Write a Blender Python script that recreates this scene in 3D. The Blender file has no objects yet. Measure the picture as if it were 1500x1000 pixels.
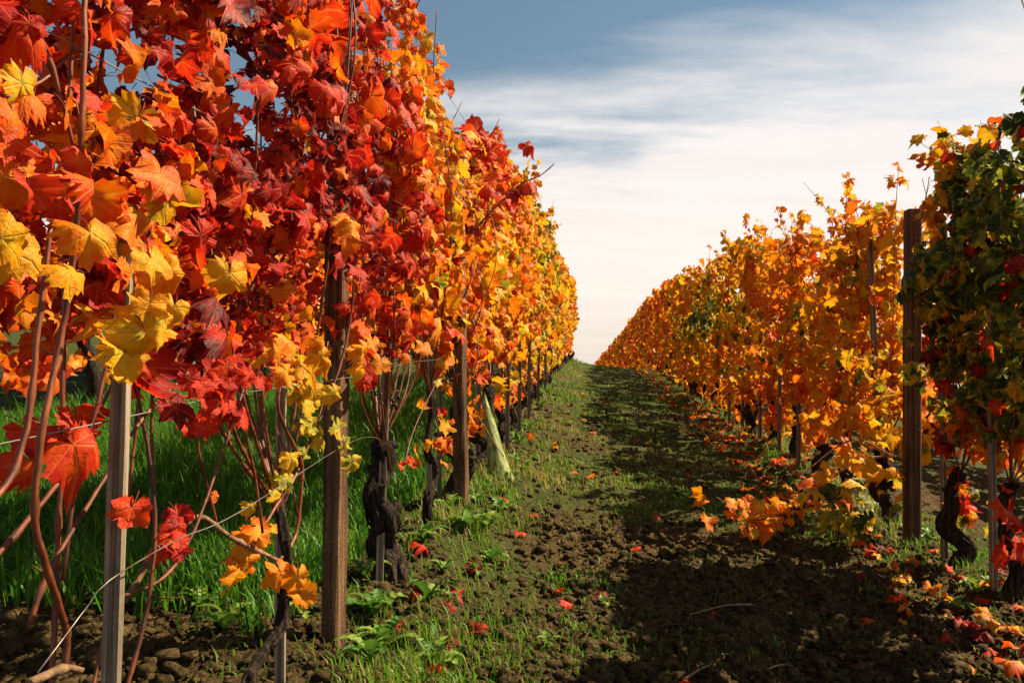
import bpy, math, random
import numpy as np
from mathutils import Matrix, Vector

# ------------------------------------------------------------------ camera, sky, sun, exposure
scene = bpy.context.scene
col = scene.collection
F, VX, VY, HC = 1100.0, 865.0, 560.0, 1.05          # focal length (px of the 1500 px photo), principal point, eye height
cd = bpy.data.cameras.new('camera'); cam = bpy.data.objects.new('camera', cd); col.objects.link(cam)
cd.sensor_width = 36.0; cd.lens = 36.0*F/1500.0
cd.shift_x = -(VX-750)/1500.0; cd.shift_y = (VY-500)/1500.0
cd.clip_start = 0.02; cd.clip_end = 3000
cam.location = (0, 0, HC); cam.rotation_euler = (math.radians(90), 0, 0)
scene.camera = cam

SUN_EL, SUN_AZ = math.radians(46), math.radians(66)   # azimuth clockwise from +Y
wd = bpy.data.worlds.new('World'); scene.world = wd; wd.use_nodes = True
def sky_nodes():
    nt = wd.node_tree; nt.nodes.clear(); N = nt.nodes.new; L = nt.links.new
    out = N('ShaderNodeOutputWorld'); mix = N('ShaderNodeMixShader')
    sky = N('ShaderNodeTexSky'); sky.sky_type = 'NISHITA'; sky.sun_disc = False
    sky.sun_elevation = SUN_EL; sky.sun_rotation = SUN_AZ; sky.air_density = 1.0; sky.dust_density = 0.6; sky.ozone_density = 0.6
    b1 = N('ShaderNodeBackground'); b1.inputs['Strength'].default_value = 0.05
    tint = N('ShaderNodeMix'); tint.data_type = 'RGBA'; tint.blend_type = 'MULTIPLY'; tint.inputs[0].default_value = 1.0; tint.inputs[7].default_value = (0.62, 0.75, 0.69, 1)
    L(sky.outputs[0], tint.inputs[6]); L(tint.outputs[2], b1.inputs['Color'])
    b2 = N('ShaderNodeBackground'); b2.inputs['Strength'].default_value = 0.43
    tc = N('ShaderNodeTexCoord'); sep = N('ShaderNodeSeparateXYZ'); L(tc.outputs['Generated'], sep.inputs[0])
    # streaks: noise on the cloud plane (x/z, y/z), stretched along one wind direction
    zc = N('ShaderNodeMath'); zc.operation = 'MAXIMUM'; L(sep.outputs[2], zc.inputs[0]); zc.inputs[1].default_value = 0.02
    za = N('ShaderNodeMath'); za.operation = 'ADD'; L(zc.outputs[0], za.inputs[0]); za.inputs[1].default_value = 0.12
    dx = N('ShaderNodeMath'); dx.operation = 'DIVIDE'; L(sep.outputs[0], dx.inputs[0]); L(za.outputs[0], dx.inputs[1])
    dy = N('ShaderNodeMath'); dy.operation = 'DIVIDE'; L(sep.outputs[1], dy.inputs[0]); L(za.outputs[0], dy.inputs[1])
    cmb = N('ShaderNodeCombineXYZ'); L(dx.outputs[0], cmb.inputs[0]); L(dy.outputs[0], cmb.inputs[1])
    mp = N('ShaderNodeMapping'); mp.inputs['Rotation'].default_value = (0, 0, math.radians(20)); mp.inputs['Scale'].default_value = (0.55, 1.9, 1)
    mp.inputs['Location'].default_value = (3.1, 0.7, 0)
    L(cmb.outputs[0], mp.inputs[0])
    no = N('ShaderNodeTexNoise'); no.inputs['Scale'].default_value = 0.8; no.inputs['Detail'].default_value = 9; no.inputs['Roughness'].default_value = 0.58
    no.inputs['Distortion'].default_value = 0.5
    L(mp.outputs[0], no.inputs['Vector'])
    # the bank of high cloud: thick low down, breaking up higher
    b = N('ShaderNodeMath'); b.operation = 'MULTIPLY_ADD'; L(no.outputs['Fac'], b.inputs[0]); b.inputs[1].default_value = 0.42; b.inputs[2].default_value = -0.21
    e = N('ShaderNodeMath'); e.operation = 'SUBTRACT'; L(sep.outputs[2], e.inputs[0]); L(b.outputs[0], e.inputs[1])
    tilt = N('ShaderNodeMath'); tilt.operation = 'MULTIPLY_ADD'; L(sep.outputs[0], tilt.inputs[0]); tilt.inputs[1].default_value = -0.17; L(e.outputs[0], tilt.inputs[2])
    mr = N('ShaderNodeMapRange'); mr.interpolation_type = 'SMOOTHSTEP'; L(tilt.outputs[0], mr.inputs['Value'])
    mr.inputs['From Min'].default_value = 0.37; mr.inputs['From Max'].default_value = 0.24; mr.inputs['To Min'].default_value = 0.05; mr.inputs['To Max'].default_value = 1.0
    L(mr.outputs[0], mix.inputs[0])
    cr = N('ShaderNodeValToRGB'); L(sep.outputs[2], cr.inputs[0])
    cr.color_ramp.elements[0].position = 0.0; cr.color_ramp.elements[0].color = (0.74, 0.66, 0.56, 1)
    cr.color_ramp.elements[1].position = 0.3; cr.color_ramp.elements[1].color = (0.84, 0.80, 0.78, 1)
    e2 = cr.color_ramp.elements.new(0.14); e2.color = (0.94, 0.83, 0.76, 1)
    n3 = N('ShaderNodeTexNoise'); n3.inputs['Scale'].default_value = 1.7; n3.inputs['Detail'].default_value = 8; n3.inputs['Roughness'].default_value = 0.6; n3.inputs['Distortion'].default_value = 0.4; L(mp.outputs[0], n3.inputs['Vector'])
    sh = N('ShaderNodeMapRange'); L(n3.outputs['Fac'], sh.inputs[0]); sh.inputs[1].default_value = 0.32; sh.inputs[2].default_value = 0.62; sh.inputs[3].default_value = 0.965; sh.inputs[4].default_value = 1.03
    cm = N('ShaderNodeVectorMath'); cm.operation = 'SCALE'; L(cr.outputs[0], cm.inputs[0]); L(sh.outputs[0], cm.inputs['Scale'])
    L(cm.outputs[0], b2.inputs['Color'])
    L(b1.outputs[0], mix.inputs[1]); L(b2.outputs[0], mix.inputs[2]); L(mix.outputs[0], out.inputs[0])
sky_nodes()
sd = bpy.data.lights.new('sun', 'SUN'); so = bpy.data.objects.new('sun', sd); col.objects.link(so)
sd.energy = 5.0; sd.angle = math.radians(0.5); sd.color = (1.0, 0.80, 0.53)
sdir = Vector((math.sin(SUN_AZ)*math.cos(SUN_EL), math.cos(SUN_AZ)*math.cos(SUN_EL), math.sin(SUN_EL)))
so.rotation_euler = sdir.to_track_quat('Z', 'Y').to_euler(); so.location = (20, 10, 20)
scene.view_settings.view_transform = 'Standard'; scene.view_settings.look = 'None'
scene.view_settings.exposure = 1.4; scene.view_settings.gamma = 1.0
scene.render.engine = 'CYCLES'
scene.cycles.max_bounces = 7; scene.cycles.diffuse_bounces = 3; scene.cycles.transmission_bounces = 4
scene.cycles.glossy_bounces = 2; scene.cycles.use_denoising = True

# ------------------------------------------------------------------ helpers
RNG = np.random.default_rng(11); rnd = random.Random(5)
def hash2(ix, iy, s):
    n = (ix.astype(np.int64)*374761393 + iy.astype(np.int64)*668265263 + s*974711) & 0x7fffffff
    n = ((n ^ (n >> 13))*1274126177) & 0x7fffffff
    n = (n ^ (n >> 16)) & 0xffff
    return n/65535.0
def vnoise(x, y, s=0):
    x = np.asarray(x, float); y = np.asarray(y, float)
    ix = np.floor(x); iy = np.floor(y); fx = x-ix; fy = y-iy
    fx = fx*fx*(3-2*fx); fy = fy*fy*(3-2*fy)
    a = hash2(ix, iy, s); b = hash2(ix+1, iy, s); c = hash2(ix, iy+1, s); d = hash2(ix+1, iy+1, s)
    return (a*(1-fx)+b*fx)*(1-fy)+(c*(1-fx)+d*fx)*fy
def fbm(x, y, s=0, o=4):
    v = 0; a = 0.5; t = 0
    for i in range(o):
        v = v+a*vnoise(x*2**i, y*2**i, s+i*17); t += a; a *= 0.5
    return v/t
def sstep(a, b, x):
    t = np.clip((np.asarray(x, float)-a)/(b-a), 0, 1); return t*t*(3-2*t)

# terrain: a slope rising away from the camera to a crest at about 24 m, falling off to the side
_hy = np.array([-400, -60, -10, 0, 8, 15, 21, 24, 28, 36, 45, 60, 100, 400, 900.])
_hz = np.array([-30, -4, -0.7, 0, 0.56, 1.05, 1.47, 1.57, 1.55, 1.4, 1.2, 0.6, -2.2, -42, -60.])
_hm = np.gradient(_hz, _hy)
def hill(y):
    y = np.asarray(y, float); i = np.clip(np.searchsorted(_hy, y)-1, 0, len(_hy)-2)
    h = _hy[i+1]-_hy[i]; t = np.clip((y-_hy[i])/h, 0, 1)
    return ((2*t**3-3*t**2+1)*_hz[i]+(t**3-2*t**2+t)*h*_hm[i]+(-2*t**3+3*t**2)*_hz[i+1]+(t**3-t**2)*h*_hm[i+1])
def gz0(x, y):
    x = np.asarray(x, float)
    return HC-1.01-0.136*9*np.tanh(x/9)+hill(y)
XL, XR = -0.68, 1.89
def soilness(x, y):          # 1 = bare broken soil, 0 = grass
    x = np.asarray(x, float); y = np.asarray(y, float)
    n = fbm(x*1.1+7, y*1.1, 3, 3)
    s = 0.38+1.5*(n-0.5)
    s = s+0.55*sstep(5.0, 3.6, y)*sstep(-0.35, 0.0, x)*sstep(2.2, 1.6, x)
    s = s-0.35*np.exp(-((x-0.25)/0.45)**2)*sstep(4.0, 5.2, y)
    s = s+0.05*np.exp(-((x+0.35)/0.28)**2)*sstep(1.9, 2.8, y)
    s = np.where(x < -0.95, 0.9-1.5*sstep(1.9, 3.1, y-(x+0.9)*0.2)+0.5*(n-0.5), s)
    s = s+0.25*sstep(2.9, 2.2, y)*sstep(-1.0, -.8, x)
    s = s-0.3*sstep(5, 9, y)*sstep(1.5, .3, np.abs(x-0.6))*0.6
    return np.clip(s, 0, 1)
def gz(x, y):
    x = np.asarray(x, float); y = np.asarray(y, float)
    near = np.exp(-np.maximum(0, np.abs(x)-5)/4.0)*sstep(45, 20, y)
    ridge = 0.07*np.exp(-((x-XL)/0.3)**2)*near+0.06*np.exp(-((x-XR)/0.3)**2)*near
    s = soilness(x, y)
    d = 0.10*(fbm(x*0.9, y*0.9, 41, 3)-0.5)+0.045*(fbm(x*5+3, y*5, 45, 3)-0.5)+0.025*(fbm(x*17, y*17, 47, 2)-0.5)+s*(0.10*(fbm(x*4.5, y*4.5, 51, 3)-0.5)+0.08*np.abs(fbm(x*13, y*13, 61, 2)-0.5)+0.03*(fbm(x*34, y*34, 65, 2)-.5))
    return gz0(x, y)+ridge+d*near
def Gz(x, y): return float(gz(np.array([x]), np.array([y]))[0])

def P(px, py, X):            # a point of the plane x = X, located from where it stands in the view
    Y = F*X/(px-VX); return np.array([X, Y, HC+(VY-py)/F*Y])
def Q(px, py, Y):
    return np.array([(px-VX)/F*Y, Y, HC+(VY-py)/F*Y])
def G(px, py):               # where the sight line meets the ground
    lo, hi = 0.8, 40
    for i in range(500):
        Y = lo*(hi/lo)**(i/500); p = Q(px, py, Y)
        if p[2] < gz0(p[0], Y): break
    return p[0], Y

def tag(o, label=None, cat=None, group=None, kind=None):
    if label: o['label'] = label
    if cat: o['category'] = cat
    if group: o['group'] = group
    if kind: o['kind'] = kind
    return o
def empty(name, loc):
    o = bpy.data.objects.new(name, None); col.objects.link(o); o.location = [float(v) for v in loc]; o.empty_display_size = 0.1
    return o
def mesh_obj(name, verts, faces, mat, parent=None, origin=(0, 0, 0), smooth=True, attrs=None):
    me = bpy.data.meshes.new(name)
    v = np.asarray(verts, float)-np.asarray(origin, float)
    if isinstance(faces, np.ndarray):
        nf, k = faces.shape
        me.vertices.add(len(v)); me.vertices.foreach_set('co', v.astype(np.float32).ravel())
        me.loops.add(nf*k); me.loops.foreach_set('vertex_index', faces.astype(np.int32).ravel())
        me.polygons.add(nf); me.polygons.foreach_set('loop_start', np.arange(0, nf*k, k, dtype=np.int32))
        me.update(calc_edges=True)
    else:
        me.from_pydata(v.tolist(), [], faces); me.update()
    if smooth: me.polygons.foreach_set('use_smooth', np.ones(len(me.polygons), dtype=bool))
    for an, arr in (attrs or {}).items():
        arr = np.asarray(arr, np.float32)
        if arr.shape[1] == 4:
            a = me.attributes.new(an, 'FLOAT_COLOR', 'POINT'); a.data.foreach_set('color', arr.ravel())
        else:
            a = me.attributes.new(an, 'FLOAT_VECTOR', 'POINT'); a.data.foreach_set('vector', arr.ravel())
    me.materials.append(mat)
    o = bpy.data.objects.new(name, me); col.objects.link(o)
    if parent is not None: o.parent = parent
    else: o.location = [float(q) for q in origin]
    return o
def smooth_path(pts, step):
    p = np.asarray(pts, float)
    if len(p) < 3:
        n = max(2, int(np.linalg.norm(p[1]-p[0])/step)+1); t = np.linspace(0, 1, n)[:, None]; return p[0]*(1-t)+p[1]*t
    q = np.vstack([2*p[0]-p[1], p, 2*p[-1]-p[-2]]); out = []
    for i in range(1, len(q)-2):
        n = max(2, int(np.linalg.norm(q[i+1]-q[i])/step)+1)
        for t in np.linspace(0, 1, n, endpoint=False):
            out.append(0.5*((2*q[i])+(-q[i-1]+q[i+1])*t+(2*q[i-1]-5*q[i]+4*q[i+1]-q[i+2])*t*t+(-q[i-1]+3*q[i]-3*q[i+1]+q[i+2])*t**3))
    out.append(q[-2]); return np.array(out)
def tube(path, rad, sides=6, rough=0.0, seed=0, lobes=3.0):
    path = np.asarray(path, float); n = len(path); rad = np.broadcast_to(np.asarray(rad, float), (n,))
    tan = np.gradient(path, axis=0); tan /= np.linalg.norm(tan, axis=1)[:, None]+1e-9
    up = np.array([0.31, 0.95, 0.05]); a = np.cross(tan, up); a /= np.linalg.norm(a, axis=1)[:, None]+1e-9; b = np.cross(tan, a)
    th = np.linspace(0, 2*np.pi, sides, endpoint=False)
    s = np.concatenate([[0], np.cumsum(np.linalg.norm(np.diff(path, axis=0), axis=1))])
    R = np.repeat(rad[:, None], sides, 1)
    if rough:
        T = np.broadcast_to(th, R.shape); S = np.repeat(s[:, None], sides, 1)
        nz = fbm(np.cos(T)*lobes+S*3+seed*3.3+20, np.sin(T)*lobes+S*7+seed*1.7+20, seed, 3)-0.5
        nz2 = vnoise(np.cos(T)*7+40, np.sin(T)*7+S*5+seed, seed+5)-0.5
        R = R*(1+rough*2*nz+rough*0.9*nz2)
    V = path[:, None, :]+R[..., None]*(np.cos(th)[None, :, None]*a[:, None, :]+np.sin(th)[None, :, None]*b[:, None, :])
    V = V.reshape(-1, 3); Fc = []
    for i in range(n-1):
        for j in range(sides):
            k = (j+1) % sides; Fc.append((i*sides+j, i*sides+k, (i+1)*sides+k, (i+1)*sides+j))
    c0, c1 = len(V), len(V)+1
    V = np.vstack([V, path[:1], path[-1:]])
    for j in range(sides):
        k = (j+1) % sides; Fc.append((c0, k, j)); Fc.append((c1, (n-1)*sides+j, (n-1)*sides+k))
    return V, Fc
def join(parts):
    V = []; Fc = []; o = 0
    for v, f in parts:
        V.append(v); Fc += [tuple(i+o for i in q) for q in f]; o += len(v)
    return np.vstack(V), Fc
def cane_tube(pts, r0, r1, sides=6, seed=0, node=0.09):
    p = smooth_path(pts, 0.018 if r0 > 0.003 else 0.03); n = len(p)
    s = np.concatenate([[0], np.cumsum(np.linalg.norm(np.diff(p, axis=0), axis=1))]); u = s/s[-1]
    ph = (s/node) % 1.0
    r = (r0+(r1-r0)*u)*(1+0.6*np.exp(-((ph-0.5)/0.06)**2))
    k = np.floor(s/node); zig = ((k % 2)*2-1)*(np.abs(ph-0.5)-0.25)*r0*1.4
    zig = zig*0.5; p = p+np.stack([zig*0.5, zig, zig*0.1], 1)
    parts = [tube(p, r, sides)]; rs = np.random.default_rng(int(abs(p[0, 1]*1000+p[-1, 2]*777)) % 99991)
    if r0 > 0.0028:
        for kk in range(1, int(s[-1]/node)):
            if rs.random() > .5: continue
            i = int(np.argmin(np.abs(s-(kk+.5)*node))); d = rs.standard_normal(3)+np.array([0, 0, .7]); d /= np.linalg.norm(d); ln = rs.choice([.012, .02, .06], p=[.5, .35, .15])
            q = p[i]+np.linspace(0, 1, 4)[:, None]*d*ln+np.array([0, 0, .2])*ln*np.linspace(0, 1, 4)[:, None]**2; parts.append(tube(q, np.linspace(r[i]*.45, r[i]*.2, 4), 4))
    return join(parts)

# ------------------------------------------------------------------ materials
def mat_new(name):
    m = bpy.data.materials.new(name); m.use_nodes = True; nt = m.node_tree
    for n in list(nt.nodes): nt.nodes.remove(n)
    out = nt.nodes.new('ShaderNodeOutputMaterial'); return m, nt, out
def ramp(nt, stops):
    r = nt.nodes.new('ShaderNodeValToRGB'); cr = r.color_ramp
    cr.elements[0].position = stops[0][0]; cr.elements[0].color = (*stops[0][1], 1)
    cr.elements[1].position = stops[-1][0]; cr.elements[1].color = (*stops[-1][1], 1)
    for p, c in stops[1:-1]: e = cr.elements.new(p); e.color = (*c, 1)
    return r
def mth(nt, op, a, b=None, c=None):
    n = nt.nodes.new('ShaderNodeMath'); n.operation = op
    for i, v in enumerate((a, b, c)):
        if v is None: continue
        if isinstance(v, (int, float)): n.inputs[i].default_value = v
        else: nt.links.new(v, n.inputs[i])
    return n.outputs[0]
def mixc(nt, fac, a, b, mode='MIX'):
    n = nt.nodes.new('ShaderNodeMix'); n.data_type = 'RGBA'; n.blend_type = mode
    for s, v in ((0, fac), (6, a), (7, b)):
        if isinstance(v, (int, float)): n.inputs[s].default_value = v
        elif isinstance(v, tuple): n.inputs[s].default_value = (*v, 1)
        else: nt.links.new(v, n.inputs[s])
    return n.outputs[2]

LEAF_STOPS = [(0.0, (0.10, 0.005, 0.006)), (0.12, (0.36, 0.008, 0.009)), (0.25, (0.64, 0.030, 0.008)), (0.39, (0.76, 0.10, 0.005)),
              (0.54, (0.76, 0.20, 0.005)), (0.68, (0.82, 0.36, 0.006)), (0.80, (0.80, 0.50, 0.015)), (0.90, (0.30, 0.33, 0.02)), (1.0, (0.030, 0.068, 0.011))]
def leaf_material(name, per_object):
    m, nt, out = mat_new(name); N = nt.nodes.new; L = nt.links.new
    if per_object:
        oi = N('ShaderNodeObjectInfo'); src = oi.outputs['Color']
    else:
        at = N('ShaderNodeAttribute'); at.attribute_name = 'leafcol'; src = at.outputs['Color']
    sp = N('ShaderNodeSeparateColor'); L(src, sp.inputs[0]); H, R, B = sp.outputs[0], sp.outputs[1], sp.outputs[2]
    la = N('ShaderNodeAttribute'); la.attribute_name = 'lp'
    ls = N('ShaderNodeSeparateXYZ'); L(la.outputs['Vector'], ls.inputs[0]); u, v, ed = ls.outputs
    off = mth(nt, 'MULTIPLY', R, 57.0)
    cb = N('ShaderNodeCombineXYZ'); L(u, cb.inputs[0]); L(v, cb.inputs[1]); L(off, cb.inputs[2])
    n1 = N('ShaderNodeTexNoise'); n1.inputs['Scale'].default_value = 1.6; n1.inputs['Detail'].default_value = 4; n1.inputs['Roughness'].default_value = 0.6; L(cb.outputs[0], n1.inputs['Vector'])
    n2 = N('ShaderNodeTexNoise'); n2.inputs['Scale'].default_value = 7; n2.inputs['Detail'].default_value = 3; L(cb.outputs[0], n2.inputs['Vector'])
    # veins: five rays from the stalk, with finer ribs branching off
    ang = mth(nt, 'ARCTAN2', u, mth(nt, 'MULTIPLY', v, -1.0))
    pp = mth(nt, 'PINGPONG', mth(nt, 'ADD', ang, math.radians(270)), math.radians(27))
    rr = mth(nt, 'SQRT', mth(nt, 'ADD', mth(nt, 'MULTIPLY', u, u), mth(nt, 'MULTIPLY', v, v)))
    vd = mth(nt, 'MULTIPLY', mth(nt, 'SINE', pp), rr)
    mr = N('ShaderNodeMapRange'); mr.interpolation_type = 'SMOOTHSTEP'; L(vd, mr.inputs[0]); mr.inputs[1].default_value = 0.035; mr.inputs[2].default_value = 0.008; vein = mr.outputs[0]
    rib = mth(nt, 'SINE', mth(nt, 'MULTIPLY', mth(nt, 'SUBTRACT', rr, mth(nt, 'MULTIPLY', vd, 1.1)), 34.0))
    mr2 = N('ShaderNodeMapRange'); L(rib, mr2.inputs[0]); mr2.inputs[1].default_value = 0.86; mr2.inputs[2].default_value = 1.0; fine = mr2.outputs[0]
    veins = mth(nt, 'MAXIMUM', vein, mth(nt, 'MULTIPLY', fine, 0.3))
    # colour position: blotches drift towards red at the rim and stay paler along the veins
    blot = mth(nt, 'MULTIPLY', mth(nt, 'SUBTRACT', n1.outputs['Fac'], 0.5), mth(nt, 'MULTIPLY_ADD', R, 0.75, 0.18))
    hh = mth(nt, 'ADD', H, blot)
    hh = mth(nt, 'ADD', hh, mth(nt, 'MULTIPLY', mth(nt, 'SUBTRACT', n2.outputs['Fac'], 0.5), 0.16))
    rim = mth(nt, 'MULTIPLY', mth(nt, 'POWER', mth(nt, 'MAXIMUM', ed, 0.0), 3.0), mth(nt, 'MULTIPLY', R, -0.17))
    hh = mth(nt, 'ADD', hh, rim)
    hh = mth(nt, 'ADD', hh, mth(nt, 'MULTIPLY', veins, 0.07))
    rp = ramp(nt, LEAF_STOPS); L(hh, rp.inputs[0])
    # brown specks and dry patches
    sk = N('ShaderNodeMapRange'); L(n2.outputs['Fac'], sk.inputs[0]); sk.inputs[1].default_value = 0.62; sk.inputs[2].default_value = 0.74
    skf = mth(nt, 'MULTIPLY', sk.outputs[0], mth(nt, 'MULTIPLY_ADD', B, 0.8, 0.12))
    rb = N('ShaderNodeMapRange'); L(mth(nt, 'ADD', ed, mth(nt, 'MULTIPLY', n1.outputs['Fac'], 0.7)), rb.inputs[0]); rb.inputs[1].default_value = 1.32; rb.inputs[2].default_value = 1.45
    skf = mth(nt, 'MAXIMUM', skf, mth(nt, 'MULTIPLY', rb.outputs[0], mth(nt, 'GREATER_THAN', B, 0.35)))
    c1 = mixc(nt, skf, rp.outputs[0], (0.13, 0.032, 0.010))
    c1 = mixc(nt, mth(nt, 'MULTIPLY', vein, 0.16), c1, (0.72, 0.42, 0.16))
    st = mth(nt, 'LESS_THAN', ed, -0.5)
    c1 = mixc(nt, st, c1, (0.32, 0.05, 0.025))
    c1 = mixc(nt, 1.0, c1, (0.86, 0.86, 0.86), 'MULTIPLY')
    bs = N('ShaderNodeBsdfPrincipled'); L(c1, bs.inputs['Base Color']); bs.inputs['Roughness'].default_value = 0.55
    bs.inputs['Specular IOR Level'].default_value = 0.22
    tr = N('ShaderNodeBsdfTranslucent'); L(c1, tr.inputs['Color'])
    bp = N('ShaderNodeBump'); bp.inputs['Strength'].default_value = 0.5; bp.inputs['Distance'].default_value = 0.004
    hgt = mth(nt, 'ADD', mth(nt, 'MULTIPLY', veins, -0.6), n2.outputs['Fac']); L(hgt, bp.inputs['Height']); L(bp.outputs[0], bs.inputs['Normal'])
    mx = N('ShaderNodeMixShader'); mx.inputs[0].default_value = 0.44; L(bs.outputs[0], mx.inputs[1]); L(tr.outputs[0], mx.inputs[2]); L(mx.outputs[0], out.inputs[0])
    return m
M_LEAF = leaf_material('vine_leaf', True); M_LEAFS = leaf_material('vine_leaf_mass', False)

def fibre_material(name, stops, scale=(30, 30, 2.5), rough=0.85, bump=0.6, dist=0.006, spec=0.2, fine=(90, 0.25)):
    m, nt, out = mat_new(name); N = nt.nodes.new; L = nt.links.new
    tc = N('ShaderNodeTexCoord'); mp = N('ShaderNodeMapping'); mp.inputs['Scale'].default_value = scale; L(tc.outputs['Object'], mp.inputs[0])
    oi = N('ShaderNodeObjectInfo'); ad = N('ShaderNodeVectorMath'); ad.operation = 'ADD'; L(mp.outputs[0], ad.inputs[0]); L(oi.outputs['Location'], ad.inputs[1])
    no = N('ShaderNodeTexNoise'); no.inputs['Scale'].default_value = 1.0; no.inputs['Detail'].default_value = 6; no.inputs['Roughness'].default_value = 0.65; L(ad.outputs[0], no.inputs['Vector'])
    n2 = N('ShaderNodeTexNoise'); n2.inputs['Scale'].default_value = fine[0]; n2.inputs['Detail'].default_value = 3; L(tc.outputs['Object'], n2.inputs['Vector'])
    n3 = N('ShaderNodeTexNoise'); n3.inputs['Scale'].default_value = 3.0; n3.inputs['Detail'].default_value = 2; L(tc.outputs['Object'], n3.inputs['Vector'])
    f = mth(nt, 'MULTIPLY_ADD', mth(nt, 'SUBTRACT', n2.outputs['Fac'], 0.5), fine[1], no.outputs['Fac'])
    f = mth(nt, 'MULTIPLY_ADD', mth(nt, 'SUBTRACT', n3.outputs['Fac'], 0.5), 0.5, f)
    rp = ramp(nt, stops); L(f, rp.inputs[0])
    bs = N('ShaderNodeBsdfPrincipled'); L(rp.outputs[0], bs.inputs['Base Color']); bs.inputs['Roughness'].default_value = rough; bs.inputs['Specular IOR Level'].default_value = spec
    bp = N('ShaderNodeBump'); bp.inputs['Strength'].default_value = bump; bp.inputs['Distance'].default_value = dist; L(f, bp.inputs['Height']); L(bp.outputs[0], bs.inputs['Normal'])
    L(bs.outputs[0], out.inputs[0]); return m
M_BARK = fibre_material('old_vine_bark', [(0.36, (0.006, 0.0045, 0.0035)), (0.52, (0.035, 0.024, 0.016)), (0.75, (0.13, 0.092, 0.06))], (80, 80, 10), 0.95, 1.0, 0.03)
M_CANE = fibre_material('cane_bark', [(0.3, (0.03, 0.008, 0.004)), (0.5, (0.12, 0.026, 0.008)), (0.8, (0.28, 0.085, 0.026))], (60, 60, 9), 0.55, 0.35, 0.002, 0.4)
M_OLD = fibre_material('arched_cane_bark', [(0.25, (0.05, 0.028, 0.016)), (0.5, (0.17, 0.10, 0.055)), (0.8, (0.34, 0.22, 0.13))], (70, 70, 30), 0.8, 0.9, 0.005)
M_STAKE = fibre_material('weathered_stake', [(0.25, (0.08, 0.065, 0.048)), (0.5, (0.19, 0.155, 0.115)), (0.8, (0.34, 0.29, 0.22))], (60, 60, 1.2), 0.75, 0.4, 0.003)
M_POST = fibre_material('old_post_wood', [(0.3, (0.016, 0.009, 0.006)), (0.5, (0.085, 0.045, 0.022)), (0.8, (0.26, 0.155, 0.08))], (50, 50, 1.3), 0.85, 0.7, 0.004, 0.2, (160, 0.4))
M_TWIG = fibre_material('dry_twig', [(0.3, (0.10, 0.07, 0.045)), (0.7, (0.28, 0.2, 0.13))], (60, 60, 60), 0.9)
M_BUNCH = fibre_material('shrivelled_grape', [(0.3, (0.006, 0.004, 0.008)), (0.7, (0.03, 0.015, 0.025))], (60, 60, 60), 0.5)
m, nt, out = mat_new('galvanised_wire'); bs = nt.nodes.new('ShaderNodeBsdfPrincipled'); bs.inputs['Metallic'].default_value = 0.8; bs.inputs['Roughness'].default_value = 0.5
tcn = nt.nodes.new('ShaderNodeTexNoise'); tcn.inputs['Scale'].default_value = 15; rp = ramp(nt, [(0.35, (0.10, 0.06, 0.035)), (0.6, (0.2, 0.2, 0.19))]); nt.links.new(tcn.outputs['Fac'], rp.inputs[0]); nt.links.new(rp.outputs[0], bs.inputs['Base Color'])
nt.links.new(bs.outputs[0], out.inputs[0]); M_WIRE = m
def sheet_material():
    m, nt, out = mat_new('pale_green_sleeve'); N = nt.nodes.new; L = nt.links.new
    no = N('ShaderNodeTexNoise'); no.inputs['Scale'].default_value = 9; no.inputs['Detail'].default_value = 4
    rp = ramp(nt, [(0.35, (0.10, 0.12, 0.04)), (0.5, (0.26, 0.34, 0.09)), (0.7, (0.38, 0.46, 0.15))]); L(no.outputs['Fac'], rp.inputs[0])
    bs = N('ShaderNodeBsdfPrincipled'); L(rp.outputs[0], bs.inputs['Base Color']); bs.inputs['Roughness'].default_value = 0.55
    tr = N('ShaderNodeBsdfTranslucent'); L(rp.outputs[0], tr.inputs['Color']); mx = N('ShaderNodeMixShader'); mx.inputs[0].default_value = 0.35
    L(bs.outputs[0], mx.inputs[1]); L(tr.outputs[0], mx.inputs[2]); L(mx.outputs[0], out.inputs[0]); return m
M_SLEEVE = sheet_material()
def green_material(name, stops, trans=0.35):
    m, nt, out = mat_new(name); N = nt.nodes.new; L = nt.links.new
    at = N('ShaderNodeAttribute'); at.attribute_name = 'leafcol'; sp = N('ShaderNodeSeparateColor'); L(at.outputs['Color'], sp.inputs[0])
    rp = ramp(nt, stops); L(sp.outputs[0], rp.inputs[0])
    bs = N('ShaderNodeBsdfPrincipled'); L(rp.outputs[0], bs.inputs['Base Color']); bs.inputs['Roughness'].default_value = 0.5; bs.inputs['Specular IOR Level'].default_value = 0.3
    tr = N('ShaderNodeBsdfTranslucent'); L(rp.outputs[0], tr.inputs['Color']); mx = N('ShaderNodeMixShader'); mx.inputs[0].default_value = trans
    L(bs.outputs[0], mx.inputs[1]); L(tr.outputs[0], mx.inputs[2]); L(mx.outputs[0], out.inputs[0]); return m
M_GRASS = green_material('grass_blade', [(0.0, (0.03, 0.10, 0.006)), (0.45, (0.075, 0.24, 0.012)), (0.75, (0.15, 0.22, 0.02)), (0.9, (0.28, 0.26, 0.06)), (1.0, (0.34, 0.25, 0.11))], 0.5)
M_WEED = green_material('weed_leaf', [(0.0, (0.03, 0.09, 0.012)), (0.5, (0.08, 0.19, 0.02)), (1.0, (0.20, 0.28, 0.04))])
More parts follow.
